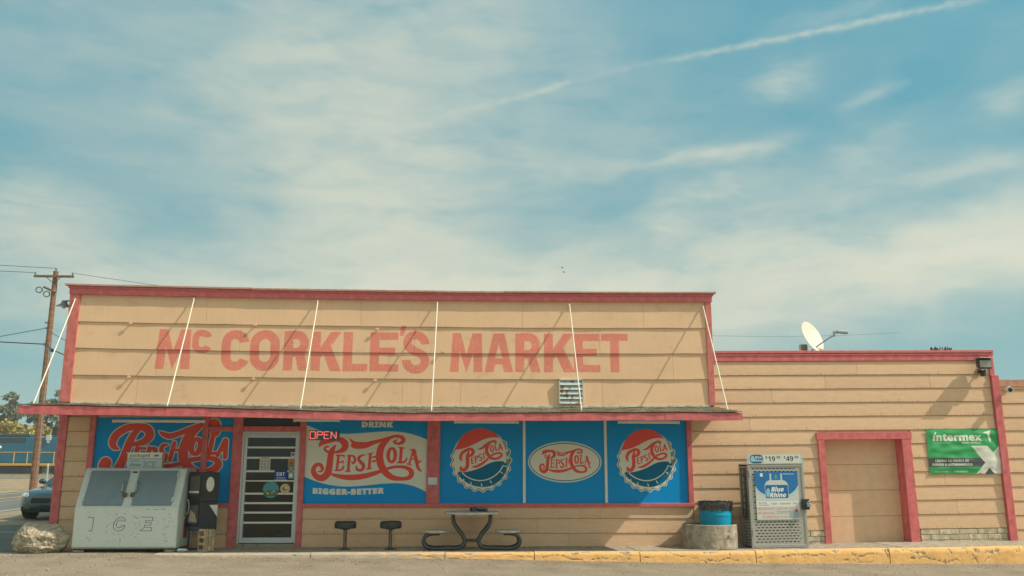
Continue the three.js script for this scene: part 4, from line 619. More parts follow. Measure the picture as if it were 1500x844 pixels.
// ---------------------------------------------------------------- things standing along the front
{ // ice merchandiser with sloped doors; side profile in z, y
  const bx = -6.0, by = 0.165, t = thing('ice_chest', 'dented white ice chest with two sloped grey doors and worn ICE letters', 'ice chest', [bx, by, 0.55]);
  const w = 0.925, prof = [[0.06, 0.24], [0.985, 0.24], [1.0, 0.26], [1.0, 0.945], [0.655, 1.62], [0.62, 1.645], [0.06, 1.645]];
  const extr = (p, x0, x1, bev = 0.012) => { const s = new THREE.Shape(p.map(([z, y]) => new THREE.Vector2(z, y))), g = new THREE.ExtrudeGeometry(s, { depth: x1 - x0 - 2 * bev, bevelEnabled: bev > 0, bevelSize: bev, bevelThickness: bev, bevelSegments: 2 }); g.applyMatrix4(new THREE.Matrix4().set(0, 0, 1, x0 + bev, 0, 1, 0, 0, 1, 0, 0, 0, 0, 0, 0, 1)); const P = g.attributes.position; for (let i = 0; i < P.count; i += 3) { const q = [P.getX(i), P.getY(i), P.getZ(i)]; P.setXYZ(i, P.getX(i + 1), P.getY(i + 1), P.getZ(i + 1)); P.setXYZ(i + 1, ...q); } g.computeVertexNormals(); return g; };
  const chip = canvasTex(1024, 416, (x, W, H) => {
    x.fillStyle = '#d8e0da'; x.fillRect(0, 0, W, H); const r = rng(21);
    for (let i = 0; i < 1300; i++) { const a = r() * W, b = r() * H; x.fillStyle = r() < 0.5 ? 'rgba(150,150,138,0.16)' : 'rgba(240,240,228,0.2)'; x.fillRect(a, b, 1 + r() * 10, 1 + r() * 18); }
    const letter = (f, ox) => { x.save(); x.translate(ox, 96); x.lineWidth = 7; x.strokeStyle = '#3f626e'; x.beginPath(); f(); x.stroke(); x.lineWidth = 2.5; x.strokeStyle = 'rgba(240,240,230,0.8)'; x.translate(-6, -4); x.beginPath(); f(); x.stroke(); x.restore(); };
    letter(() => { x.moveTo(-6, 8); x.lineTo(18, 4); x.lineTo(52, 8); x.lineTo(46, 148); x.lineTo(10, 150); }, 138);
    letter(() => { x.moveTo(118, 46); x.lineTo(84, 44); x.bezierCurveTo(70, 26, 34, 34, 30, 76); x.bezierCurveTo(28, 124, 70, 126, 84, 104); x.lineTo(116, 92); x.bezierCurveTo(106, 158, 30, 176, 4, 118); x.bezierCurveTo(-8, 60, 30, 0, 74, 4); x.bezierCurveTo(110, 8, 118, 30, 118, 46); }, 392);
    letter(() => { x.moveTo(0, 2); x.lineTo(118, 6); x.lineTo(114, 44); x.lineTo(46, 40); x.lineTo(44, 62); x.lineTo(104, 64); x.lineTo(102, 90); x.lineTo(40, 88); x.lineTo(36, 112); x.lineTo(112, 116); x.lineTo(110, 152); x.lineTo(0, 150); x.lineTo(30, 120); }, 664);
    for (let i = 0; i < 90; i++) { const cx = [150, 330, 400, 470, 600, 640, 900, 930][i % 8] + (r() - 0.5) * 50, cy = 40 + r() * 330; x.fillStyle = ['rgba(110,106,92,0.5)', 'rgba(150,134,104,0.5)', 'rgba(84,92,92,0.5)'][i % 3]; for (let k = 0; k < 5; k++) x.fillRect(cx + (r() - 0.5) * 18, cy + (r() - 0.5) * 20, 1 + r() * 9, 1 + r() * 6); }
    x.fillStyle = 'rgba(60,70,70,0.5)'; x.fillRect(468, 280, 2, 130); for (let i = 0; i < 26; i++) x.fillRect(700 + r() * 200, 8 + r() * 8, 3 + r() * 14, 3 + r() * 3);
  });
  const cab = M([0.64, 0.7, 0.66], 0.5, { map: T.paint, bumpMap: T.bump, bumpScale: 0.006 });
  const body = part(t, 'cabinet', metric(extr(prof, bx - w, bx + w), 0, 0), cab);
  { const g = new THREE.PlaneGeometry(1.82, 0.68, 30, 12); warp(g, (x, y, z) => [x, y, n2(x * 3, y * 4) * 0.0012]); part(body, 'front_panel', g.translate(bx, 0.602, 1.0155), M([0.92, 0.92, 0.92], 0.5, { map: chip })); }
  // sloped face frame: origin at lower front edge
  const a = Math.atan2(1.62 - 0.945, 0.655 - 1.0), len = Math.hypot(0.675, 0.345), slope = (x0, x1, s0, s1, lift, th, bev = 0.006) => { const g = rbox(x1 - x0, s1 - s0, th, bev); g.translate((x0 + x1) / 2, (s0 + s1) / 2, lift + th / 2); g.rotateX(-Math.atan2(0.345, 0.675)).translate(0, 0.945, 1.0); return g; };
  const grey_ = M([0.2, 0.275, 0.315], 0.42, { map: T.paint, metalness: 0.15 });
  for (const [x0, x1, hx, dir] of [[-6.8, -6.1, -6.14, 1], [-5.93, -5.22, -5.89, -1]]) {
    const d = part(t, 'door', slope(x0, x1, 0.035, 0.725, 0.006, 0.04, 0.01), grey_);
    const hg = new THREE.TubeGeometry(new THREE.CatmullRomCurve3([[0, 0, 0], [0, 0.015, 0.05], [0, 0.1, 0.06], [0, 0.185, 0.05], [0, 0.2, 0]].map((p) => new THREE.Vector3(...p))), 16, 0.014, 8).translate(hx, 0.28, 0.05).rotateX(-Math.atan2(0.345, 0.675)).translate(0, 0.945, 1.0);
    part(d, 'handle', hg, mat.steel); part(d, 'latch', slope(hx + (dir > 0 ? 0.02 : -0.09), hx + (dir > 0 ? 0.09 : -0.02), 0.2, 0.27, 0.02, 0.05), mat.wood);
    for (const s of [0.1, 0.6]) part(d, 'hinge', slope(dir > 0 ? x0 - 0.03 : x1 - 0.005, dir > 0 ? x0 + 0.005 : x1 + 0.03, s, s + 0.09, 0.02, 0.035), mat.alu);
  }
  part(t, 'badge', slope(-5.16, -5.08, 0.6, 0.64, 0.004, 0.006, 0.002), mat.dark); part(t, 'lock', slope(-6.06, -5.97, 0.69, 0.72, 0.004, 0.02), mat.dark);
  part(t, 'base_frame', box(bx - 0.9, bx + 0.9, 0.2, 0.242, 0.1, 0.97), mat.black);
  const redS = M([0.4, 0.05, 0.05], 0.5); for (const [y0, y1, z0, z1] of [[1.2, 1.52, 0.3, 0.42], [0.38, 0.72, 0.4, 0.62]]) part(t, 'red_sticker', box(bx + w - 0.004, bx + w + 0.003, y0, y1, z0, z1), redS);
  part(t, 'side_handle', tube([[bx + w, 0.8, 0.62], [bx + w + 0.05, 0.82, 0.62], [bx + w + 0.05, 1.06, 0.62], [bx + w, 1.08, 0.62]], 0.014), mat.steel);
  const bl = [[-6.9, -6.72, 0.86], [-5.28, -5.1, 0.88], [-6.9, -6.72, 0.1], [-5.28, -5.1, 0.1]]; bl.forEach(([x0, x1, z], i) => solo('wood_block', box(x0, x1, gy(x0, z) - 0.006, 0.2, z, z + 0.12, 0.006), mat.paleWood, ['pale wooden block under the left front corner of the ice chest', 'pale wooden block under the right front corner of the ice chest', 'wooden block under the left rear corner of the ice chest', 'wooden block under the right rear corner of the ice chest'][i], 'block', 'blocks propping up the ice chest'));
  const sg = thing('ice_sign', 'small printed sign box standing on top of the ice chest', 'sign', [-5.9, 1.645, 0.5]);
  part(sg, 'sign_box', box(-6.22, -5.58, 1.645, 1.93, 0.44, 0.58, 0.004), mat.alu);
  part(sg, 'sign_face', new THREE.PlaneGeometry(0.64, 0.285).translate(-5.9, 1.7875, 0.5825), M([0.9, 0.9, 0.9], 0.5, { map: canvasTex(512, 228, (x, W, H) => { x.fillStyle = '#c9d3c6'; x.fillRect(0, 0, W, H); x.fillStyle = '#b5ccd2'; x.fillRect(12, 84, 488, 140); x.fillStyle = '#e0dfcd'; x.fillRect(0, 0, W, 74); x.fillStyle = '#5d7a8b'; x.fillRect(0, 76, W, 7); x.fillStyle = '#3f5560'; x.font = 'bold 62px serif'; x.fillText('packaged', 36, 54, 320); x.fillStyle = '#23897f'; x.beginPath(); x.moveTo(384, 50); x.quadraticCurveTo(396, 10, 440, 16); x.lineTo(470, 30); x.lineTo(446, 50); x.fill(); x.fillStyle = '#4c7385'; x.font = '40px serif'; x.fillText('crystal', 46, 124); x.fillStyle = '#33566b'; x.font = 'bold 66px serif'; x.fillText('clear', 40, 194); x.strokeStyle = '#6f7672'; x.lineWidth = 9; x.font = 'bold 116px serif'; x.fillStyle = '#a5b0ac'; x.fillText('ICE', 236, 206, 240); x.lineWidth = 4; x.strokeText('ICE', 236, 206, 240); }) }));
  part(sg, 'top_ledge', box(-6.24, -5.56, 1.93, 1.945, 0.43, 0.6, 0.003), mat.white);
}
{ // newspaper racks, one on the other, turned towards the street corner
  const mk = (y0, h, label) => {
    const t = thing('newspaper_rack', label, 'newspaper rack', [-4.78, y0, 0.55], 'newspaper racks between ice chest and door');
    const b = part(t, 'cabinet', [box(-4.99, -4.57, y0, y0 + h, 0.35, 0.73, 0.01)], mat.dark);
    part(b, 'window', box(-4.945, -4.615, y0 + 0.12, y0 + h - 0.07, 0.729, 0.737), M([0.1, 0.09, 0.08], 0.1, { clearcoat: 1, clearcoatRoughness: 0.05 }));
    part(b, 'door_rim', [box(-4.965, -4.945, y0 + 0.1, y0 + h - 0.05, 0.725, 0.75), box(-4.615, -4.595, y0 + 0.1, y0 + h - 0.05, 0.725, 0.75), box(-4.945, -4.615, y0 + h - 0.07, y0 + h - 0.05, 0.725, 0.75), box(-4.945, -4.615, y0 + 0.1, y0 + 0.12, 0.725, 0.75)], mat.black);
    part(b, 'coin_box', box(-4.64, -4.58, y0 + h, y0 + h + 0.02, 0.5, 0.6), mat.dark); return t;
  };
  const up = mk(1.05, 0.53, 'upper black newspaper rack with a white oval sticker, beside the ice chest'), low = mk(0.52, 0.525, 'lower black newspaper rack with a folded paper in its window');
  part(up, 'oval_sticker', new THREE.CylinderGeometry(0.085, 0.085, 0.004, 30).scale(1, 1, 1.6).rotateZ(Math.PI / 2).rotateX(Math.PI / 2).translate(-4.567, 1.36, 0.55), mat.white); part(up, 'price_strip', box(-4.94, -4.62, 1.2, 1.235, 0.737, 0.744), mat.white);
  { const s = new THREE.Shape([[-0.12, -0.16], [0.14, -0.16], [0.06, 0.0], [-0.09, 0.06]].map((p) => new THREE.Vector2(...p))); part(low, 'newspaper', new THREE.ExtrudeGeometry(s, { depth: 0.006, bevelEnabled: false }).translate(-4.78, 0.83, 0.7375), M([0.5, 0.42, 0.31], 0.9)); }
  { const s = new THREE.Shape([[-0.08, 0.1], [0.1, 0.1], [0.1, -0.12], [0.02, -0.02]].map((p) => new THREE.Vector2(...p))); part(low, 'torn_label', new THREE.ExtrudeGeometry(s, { depth: 0.004, bevelEnabled: false }).rotateY(Math.PI / 2).translate(-4.568, 0.88, 0.46), mat.white); }
  part(low, 'blue_band', box(-4.985, -4.575, 0.53, 0.59, 0.729, 0.736), M([0.03, 0.1, 0.15], 0.5));
  for (const [x, z] of [[-4.95, 0.4], [-4.61, 0.4], [-4.95, 0.68], [-4.61, 0.68]]) part(low, 'leg', rod([x, 0.158, z], [x, 0.525, z], 0.016), mat.black);
  part(low, 'foot_rail', [rod([-4.95, 0.175, 0.4], [-4.95, 0.175, 0.68], 0.014), rod([-4.61, 0.175, 0.4], [-4.61, 0.175, 0.68], 0.014)], mat.black);
  for (const o of [up, low]) o.rotation.y = -0.72;
}
{ // slatted crate on end
  const t = thing('slatted_crate', 'pale wooden crate standing on end below the newspaper racks', 'crate', [-4.56, 0.163, 0.95]);
  const X = -4.56, Z = 0.95, hh = 0.4;
  const f = part(t, 'holed_end', [box(X - 0.11, X - 0.075, 0.163, 0.163 + hh, Z + 0.08, Z + 0.1, 0.003), box(X + 0.075, X + 0.11, 0.163, 0.163 + hh, Z + 0.08, Z + 0.1, 0.003)], mat.paleWood);
  for (let k = 0; k < 4; k++) part(f, 'cross_bar', box(X - 0.075, X + 0.075, 0.163 + k * 0.12, 0.163 + k * 0.12 + 0.045, Z + 0.08, Z + 0.098, 0.003), mat.paleWood);
  for (const s of [-1, 1]) for (let k = 0; k < 3; k++) part(t, 'slat', box(X + s * 0.1 - 0.008, X + s * 0.1 + 0.008, 0.168, 0.16 + hh, Z - 0.1 + k * 0.062, Z - 0.1 + k * 0.062 + 0.052, 0.003), mat.paleWood);
  part(t, 'back_panel', box(X - 0.1, X + 0.1, 0.165, 0.16 + hh, Z - 0.105, Z - 0.09, 0.003), mat.wood); t.rotation.y = -0.75;
  const j = thing('bottle', 'clear plastic bottle lying beside the ice chest corner', 'bottle', [-4.98, 0.2, 0.98]); part(j, 'bottle_body', new THREE.CapsuleGeometry(0.03, 0.11, 4, 12).rotateZ(Math.PI / 2).translate(-4.98, 0.2, 0.98), M([0.5, 0.6, 0.64], 0.15, { clearcoat: 1 })); part(j, 'cap', rod([-4.895, 0.2, 0.98], [-4.87, 0.2, 0.98], 0.014), mat.white); j.position.y = 0.196;
}
{ // boulder
  const g = new THREE.IcosahedronGeometry(1, 40), p = g.attributes.position, v = new THREE.Vector3(); const N3 = createNoise3D(rng(31));
  for (let i = 0; i < p.count; i++) { v.fromBufferAttribute(p, i).normalize(); let r = 1 + 0.1 * N3(v.x * 1.1 + 3, v.y * 1.1, v.z * 1.1) + 0.045 * N3(v.x * 2.6, v.y * 2.6, v.z * 2.6) + 0.03 * N3(v.x * 6, v.y * 6, v.z * 6) + 0.012 * N3(v.x * 15, v.y * 15, v.z * 15); if (v.x > 0.3) r *= 1 - 0.05 * v.x; r -= 0.1 * sstep(v.z - v.y * 0.6, 0.75, 0.95); p.setXYZ(i, v.x * r * 0.47, clamp(v.y * r * 0.31, -0.24, 1) + 0.235, v.z * r * 0.4); }
  g.computeVertexNormals(); const uv = g.attributes.uv; for (let i = 0; i < p.count; i++) uv.setXY(i, p.getX(i) * 1.3 + p.getZ(i) * 0.6, p.getY(i) * 1.6 + p.getZ(i) * 0.5);
  const b = solo('boulder', g, M([0.62, 0.585, 0.5], 0.95, { map: T.rock, bumpMap: T.bump, bumpScale: 0.02 }), 'rough pale boulder on the ground left of the ice chest', 'rock'); b.position.set(-7.5, 0.14, 0.95); b.rotation.set(0, 0.3, -0.07);
}
{ // bar stools
  const y = 0.163, t = thing('stool', 'black padded stool nearest the door', 'stool', [-2.08, y, 0.66], 'round black stools under the window');
  const prof = [[0.001, 0.525], [0.17, 0.52], [0.198, 0.5], [0.207, 0.46], [0.203, 0.405], [0.19, 0.388], [0.12, 0.382], [0.06, 0.362], [0.001, 0.36]].map(([a, b]) => new THREE.Vector2(a, b + y));
  part(t, 'seat', metric(new THREE.LatheGeometry(prof.reverse(), 36).translate(-2.08, 0, 0.66)), M([0.026, 0.03, 0.03], 0.42, { bumpMap: T.bump, bumpScale: 0.004 }));
  part(t, 'post', cyl(0.034, 0.034, 0.37, -2.08, y, 0.66), M([0.22, 0.15, 0.12], 0.45, { metalness: 0.4, map: T.rust })); part(t, 'base_plate', [cyl(0.12, 0.115, 0.014, -2.08, y, 0.66, 28), cyl(0.06, 0.04, 0.03, -2.08, y + 0.014, 0.66)], mat.dark);
  copyOf(t, [-1.235, y, 0.66], 'black padded stool nearest the round table'); scene.children.at(-1).rotation.y = 0.6;
}
{ // round table with two seats on one bent-tube frame
  const cx = 0.29, y = 0.163, cz = 0.72, t = thing('picnic_table', 'round white table with two white seats on one bent tube frame', 'table', [cx, y, cz]);
  const top = M([0.68, 0.64, 0.56], 0.5, { map: T.concrete });
  const disc_ = (r, h, x, yy, z) => { const s = [[0.001, h], [r - 0.012, h], [r, h - 0.012], [r, 0.012], [r - 0.012, 0], [0.001, 0]].map((p) => new THREE.Vector2(...p)); return metric(new THREE.LatheGeometry(s.reverse(), 48).translate(x, yy, z), jitter(), jitter()); };
  part(t, 'table_top', disc_(0.535, 0.042, cx, 0.815, cz), top);
  const frame = M([0.035, 0.045, 0.05], 0.28, { metalness: 0.3, clearcoat: 0.6, clearcoatRoughness: 0.25 });
  for (const s of [-1, 1]) {
    part(t, 'seat', disc_(0.235, 0.05, cx + s * 0.68, 0.47, cz), top);
    for (const dz of [-0.13, 0.13]) part(t, 'frame_tube', tube([[-0.35, 0.815, 0.6], [-0.35, 0.7, 0.8], [-0.31, 0.6, 0.9], [-0.17, 0.42, 1], [-0.13, 0.32, 1], [-0.17, 0.23, 1], [-0.27, 0.198, 1], [-0.5, 0.195, 1], [-0.74, 0.195, 1], [-0.85, 0.23, 1], [-0.9, 0.3, 1], [-0.88, 0.39, 1], [-0.82, 0.44, 1], [-0.72, 0.462, 1], [-0.6, 0.463, 1]].map(([x, yy, k]) => [cx - s * x, yy, cz + dz * k]), 0.036, 70, 10), frame);
  }
  part(t, 'cross_brace', [rod([cx - 0.15, 0.33, cz - 0.13], [cx + 0.15, 0.33, cz - 0.13], 0.02), rod([cx - 0.15, 0.33, cz + 0.13], [cx + 0.15, 0.33, cz + 0.13], 0.02), rod([cx - 0.13, 0.32, cz - 0.13], [cx - 0.13, 0.32, cz + 0.13], 0.018), rod([cx + 0.13, 0.32, cz - 0.13], [cx + 0.13, 0.32, cz + 0.13], 0.018)], frame);
  // tangle of dark webbing left on the table
  const r = rng(4), m = thing('tangled_strap', 'dark tangle of straps lying on the white table top', 'strap', [0.42, 0.857, 0.72]);
  for (let k = 0; k < 5; k++) { const l = []; for (let i = 0; i < 9; i++) l.push([0.42 + (r() - 0.5) * 0.36, 0.87 + r() * 0.07 * (1 - i / 12), 0.72 + (r() - 0.5) * 0.22]); part(m, 'strap_loop', tube(l, 0.011 + r() * 0.006, 60, 6), [mat.dark, M([0.08, 0.14, 0.2], 0.4), M([0.3, 0.36, 0.4], 0.3)][k % 3]); }
  part(m, 'buckle_lump', warp(new THREE.SphereGeometry(1, 20, 12), (a, b, c) => [0.44 + a * 0.09, 0.895 + b * 0.035 + n2(a * 3, c * 3) * 0.012, 0.72 + c * 0.08]), mat.dark);
}
{ // concrete ring holding the drum
  const cx = 4.9, y = 0.163, cz = 0.52, t = thing('concrete_ring', 'stained concrete pipe section holding the blue drum', 'planter', [cx, y, cz]);
  const s = [[0.46, 0], [0.515, 0], [0.522, 0.01], [0.52, 0.43], [0.51, 0.447], [0.47, 0.447], [0.46, 0.435], [0.46, 0]].map(([a, b]) => new THREE.Vector2(a, b + y)), g = new THREE.LatheGeometry(s, 72).translate(cx, 0, cz), p = g.attributes.position, uv = g.attributes.uv;
  for (let i = 0; i < p.count; i++) { const a = Math.atan2(p.getX(i) - cx, p.getZ(i) - cz); uv.setXY(i, a * 0.5, p.getY(i)); }
  part(t, 'ring_wall', g, M([0.5, 0.43, 0.33], 0.95, { map: T.concrete, bumpMap: T.bump, bumpScale: 0.02 }));
  for (const [a, b, w, h] of [[0.42, 0.3, 0.05, 0.05], [0.38, 0.26, 0.12, 0.015], [0.47, 0.4, 0.03, 0.02]]) { const q = new THREE.CylinderGeometry(0.5245, 0.5245, h, 6, 1, true, a - w / 2, w * 2).translate(cx, y + b - 0.06, cz); part(t, 'stain', q, M([0.12, 0.11, 0.09], 0.95)); }
  const d = thing('trash_drum', 'bright blue trash drum lined with a black bag, in the concrete ring', 'trash bin', [cx + 0.13, y, cz]);
  const dx = cx + 0.13, dp = [[0.001, 0.01], [0.27, 0.01], [0.3, 0.02], [0.3, 0.3], [0.31, 0.31], [0.31, 0.335], [0.3, 0.345], [0.302, 0.6], [0.312, 0.61], [0.312, 0.635], [0.3, 0.645], [0.3, 0.82], [0.29, 0.82], [0.28, 0.05], [0.001, 0.05]].map(([a, b]) => new THREE.Vector2(a, b + y));
  part(d, 'drum', metric(new THREE.LatheGeometry(dp, 48).translate(dx, 0, cz)), M([0.0, 0.33, 0.52], 0.5, { map: T.paint, specularIntensity: 0.5 }));
  const bag = new THREE.CylinderGeometry(0.325, 0.318, 0.17, 72, 8, true), bp = bag.attributes.position;
  for (let i = 0; i < bp.count; i++) { const a = Math.atan2(bp.getX(i), bp.getZ(i)), h = bp.getY(i), k = 1 + 0.035 * n2(a * 3.4, h * 9) + 0.02 * n2(a * 9, h * 3) + 0.03 * sstep(-Math.abs(h - 0.02), -0.07, 0); bp.setXYZ(i, dx + bp.getX(i) * k, y + 0.79 + h + (h < -0.07 ? n2(a * 2.6, 1) * 0.022 : n2(a * 4, 4) * 0.012), cz + bp.getZ(i) * k); }
  bag.computeVertexNormals(); const bagM = M([0.018, 0.02, 0.021], 0.22, { clearcoat: 0.8, clearcoatRoughness: 0.2, side: THREE.DoubleSide });
  part(d, 'bag_rim', bag, bagM); const inn = new THREE.CircleGeometry(0.33, 40).rotateX(-Math.PI / 2).translate(dx, y + 0.855, cz); warp(inn, (x, yy, z) => { const r = Math.hypot(x - dx, z - cz); return [x, yy - 0.06 * (1 - r / 0.33) + n2(x * 9, z * 9) * 0.012, z]; }); part(d, 'bag_mouth', inn, bagM);
}
{ // propane exchange cage
  const x0 = 5.635, x1 = 6.74, y0 = 0.178, zf = 0.8, zb = 0.24, t = thing('propane_cage', 'grey perforated propane exchange cage beside the garage door', 'cage', [6.19, y0, 0.52]); t.rotation.z = 0.012;
  const steel = M([0.42, 0.42, 0.38], 0.5, { metalness: 0.25, map: T.paint });
  const slots = canvasTex(512, 720, (x, w, h) => { x.fillStyle = '#fff'; x.fillRect(0, 0, w, h); x.fillStyle = '#000'; for (let r = 0; r < 27; r++) for (let c = 0; c < 12; c++) { const px = 20 + c * 41 + (r % 2) * 18, py = 14 + r * 26; if (px + 27 < w - 14 && py < h - 12) x.fillRect(px, py, 27, 9); } });
  slots.colorSpace = THREE.NoColorSpace;
  const perf = M([0.42, 0.42, 0.38], 0.5, { metalness: 0.25, alphaMap: slots, alphaTest: 0.5, side: THREE.DoubleSide });
  const sideSlots = perf;
  const fr = part(t, 'frame', [box(x0, x0 + 0.05, y0, 1.745, zf - 0.05, zf, 0.006), box(x1 - 0.05, x1, y0, 1.745, zf - 0.05, zf, 0.006), box(x0 + 0.05, x1 - 0.05, y0, y0 + 0.06, zf - 0.05, zf, 0.006), box(x0 + 0.05, x1 - 0.05, 1.695, 1.745, zf - 0.05, zf, 0.006), box(x0, x0 + 0.04, y0, 1.745, zb, zb + 0.04), box(x1 - 0.04, x1, y0, 1.745, zb, zb + 0.04)], steel);
  part(t, 'door', new THREE.PlaneGeometry(x1 - x0 - 0.1, 1.46).translate((x0 + x1) / 2, 0.967, zf - 0.012), perf);
  part(t, 'side_panel', new THREE.PlaneGeometry(zf - zb - 0.09, 1.5).rotateY(-Math.PI / 2).translate(x0 + 0.012, 0.96, (zf + zb) / 2 - 0.005), sideSlots); part(t, 'side_panel', new THREE.PlaneGeometry(zf - zb - 0.09, 1.5).rotateY(Math.PI / 2).translate(x1 - 0.012, 0.96, (zf + zb) / 2 - 0.005), sideSlots);
  part(t, 'back_panel', box(x0 + 0.04, x1 - 0.04, y0, 1.74, zb, zb + 0.012), mat.dark); part(t, 'roof_panel', box(x0, x1, 1.747, 1.76, zb, zf, 0.004), steel); part(t, 'floor_panel', box(x0 + 0.02, x1 - 0.02, y0 + 0.02, y0 + 0.035, zb + 0.02, zf - 0.055), mat.dark); part(t, 'shelf', box(x0 + 0.05, x1 - 0.05, 0.95, 0.97, zb + 0.03, zf - 0.06), mat.dark);
  const plate = (xa, xb, ya, yb, z, w, h, draw, name) => part(t, name, new THREE.BoxGeometry(xb - xa, yb - ya, 0.008).translate((xa + xb) / 2, (ya + yb) / 2, z), M([0.92, 0.92, 0.92], 0.5, { map: canvasTex(w, h, draw) }));
  plate(x0 - 0.005, x1 + 0.005, 1.752, 1.94, zf + 0.003, 640, 110, (x, w, h) => {
    x.fillStyle = '#c9cdc4'; x.fillRect(0, 0, w, h); x.fillStyle = '#dcdfd5'; x.fillRect(190, 6, 420, 98); x.fillStyle = '#0f5f86'; x.beginPath(); x.roundRect(34, 6, 150, 98, [44]); x.fill(); x.fillStyle = '#9cd0d8'; x.beginPath(); x.ellipse(66, 52, 22, 34, 0.2, 0, 7); x.fill(); x.fillStyle = '#e9eee8'; x.font = 'italic bold 36px sans-serif'; x.fillText('Blue', 92, 48); x.fillText('Rhino', 76, 84);
    x.fillStyle = '#2b3a3f'; x.font = 'bold 78px sans-serif'; x.fillText('19', 240, 82); x.fillText('49', 446, 82); x.font = 'bold 42px sans-serif'; x.fillText('$', 212, 54); x.fillText('99', 338, 54); x.fillText('$', 420, 54); x.fillText('99', 544, 54); x.fillStyle = '#2b3a3f'; for (const a of [14, 628]) { x.beginPath(); x.arc(a, 56, 5, 0, 7); x.fill(); }
  }, 'price_sign');
  plate(x0 + 0.13, x1 - 0.13, 0.7, 1.6, zf + 0.003, 640, 686, (x, w, h) => {
    x.fillStyle = '#d2d8d3'; x.fillRect(0, 0, w, h); x.fillStyle = '#1477b8'; x.fillRect(0, 0, w, 200); x.beginPath(); x.moveTo(0, 190); x.quadraticCurveTo(40, 330, 320, 380); x.quadraticCurveTo(600, 330, w, 180); x.fill(); x.strokeStyle = '#9fd4e0'; x.lineWidth = 12; x.beginPath(); x.moveTo(0, 250); x.quadraticCurveTo(60, 330, 180, 372); x.stroke(); x.beginPath(); x.moveTo(w, 240); x.quadraticCurveTo(580, 330, 470, 372); x.stroke();
    x.fillStyle = '#cfd8d8'; x.beginPath(); x.roundRect(140, 120, 350, 300, [90, 90, 40, 40]); x.fill(); x.fillRect(222, 24, 24, 110); x.fillRect(384, 24, 24, 110); x.fillStyle = '#156ba6'; x.beginPath(); x.roundRect(146, 190, 338, 190, [20]); x.fill(); x.fillStyle = '#4fae9c'; x.beginPath(); x.moveTo(300, 40); x.lineTo(330, 40); x.lineTo(330, 76); x.lineTo(344, 76); x.lineTo(315, 104); x.lineTo(286, 76); x.lineTo(300, 76); x.fill();
    x.fillStyle = '#8fd0dc'; x.beginPath(); x.ellipse(184, 300, 28, 66, 0.1, 0, 7); x.fill(); x.fillStyle = '#f2f4ee'; x.strokeStyle = '#f2f4ee'; x.lineWidth = 4; x.font = 'italic bold 88px sans-serif'; x.fillText('Blue', 226, 284, 210); x.strokeText('Blue', 226, 284, 210); x.fillText('Rhino', 200, 366, 280); x.strokeText('Rhino', 200, 366, 280);
    x.font = 'bold 22px sans-serif'; x.fillText('bluerhino.com', 430, 40); x.fillRect(80, 20, 40, 46); x.fillStyle = '#e6e9e1'; x.fillRect(0, 420, w, 80); x.fillStyle = '#51707c'; x.font = 'bold 24px sans-serif'; x.fillText('Most Grills', 30, 455); x.fillText('Patio Heaters', 30, 484); x.font = 'italic bold 32px sans-serif'; x.fillText('Clean', 220, 470); x.fillText('Inspected', 350, 470); x.fillText('Full', 540, 470);
    x.fillStyle = '#d6553f'; x.font = '46px sans-serif'; x.fillText('EMERGENCIES 1.800.258.7466', 12, 546, 540); x.fillText('NO SMOKING', 12, 608, 250); x.fillText('FLAMMABLE LP GAS', 80, 662, 400); x.fillStyle = '#7f9096'; x.fillRect(290, 570, 200, 8); x.fillRect(290, 590, 180, 8); x.fillStyle = '#9fb0b4'; x.fillRect(480, 556, 150, 110); x.fillStyle = '#c0392f'; x.beginPath(); x.moveTo(590, 530); x.lineTo(612, 560); x.lineTo(590, 590); x.lineTo(568, 560); x.fill();
  }, 'poster');
  part(t, 'side_sign', new THREE.BoxGeometry(0.006, 0.95, 0.26).translate(x0 - 0.004, 1.2, 0.5), M([0.9, 0.9, 0.9], 0.5, { map: canvasTex(96, 352, (x, w, h) => { x.fillStyle = '#2e3c40'; x.fillRect(0, 0, w, h); x.fillStyle = '#b9c6c4'; x.font = 'bold 50px sans-serif'; x.textAlign = 'center'; [...'PROPANE'].forEach((c, i) => x.fillText(c, w / 2, 50 + i * 48)); }) }));
  part(t, 'lock_box', [box(x1 - 0.09, x1 + 0.05, 0.88, 1.08, zf, zf + 0.06, 0.008)], mat.black); part(t, 'padlock', [box(x1 - 0.02, x1 + 0.06, 0.93, 1.0, zf + 0.06, zf + 0.1, 0.01), new THREE.TorusGeometry(0.03, 0.008, 8, 16, Math.PI).translate(x1 + 0.02, 1.0, zf + 0.08)].map((g) => metric(g)), mat.steel); part(t, 'hinge', [rod([x0 + 0.03, 0.4, zf + 0.005], [x0 + 0.03, 0.52, zf + 0.005], 0.012), rod([x0 + 0.03, 1.5, zf + 0.005], [x0 + 0.03, 1.62, zf + 0.005], 0.012)], steel);
}
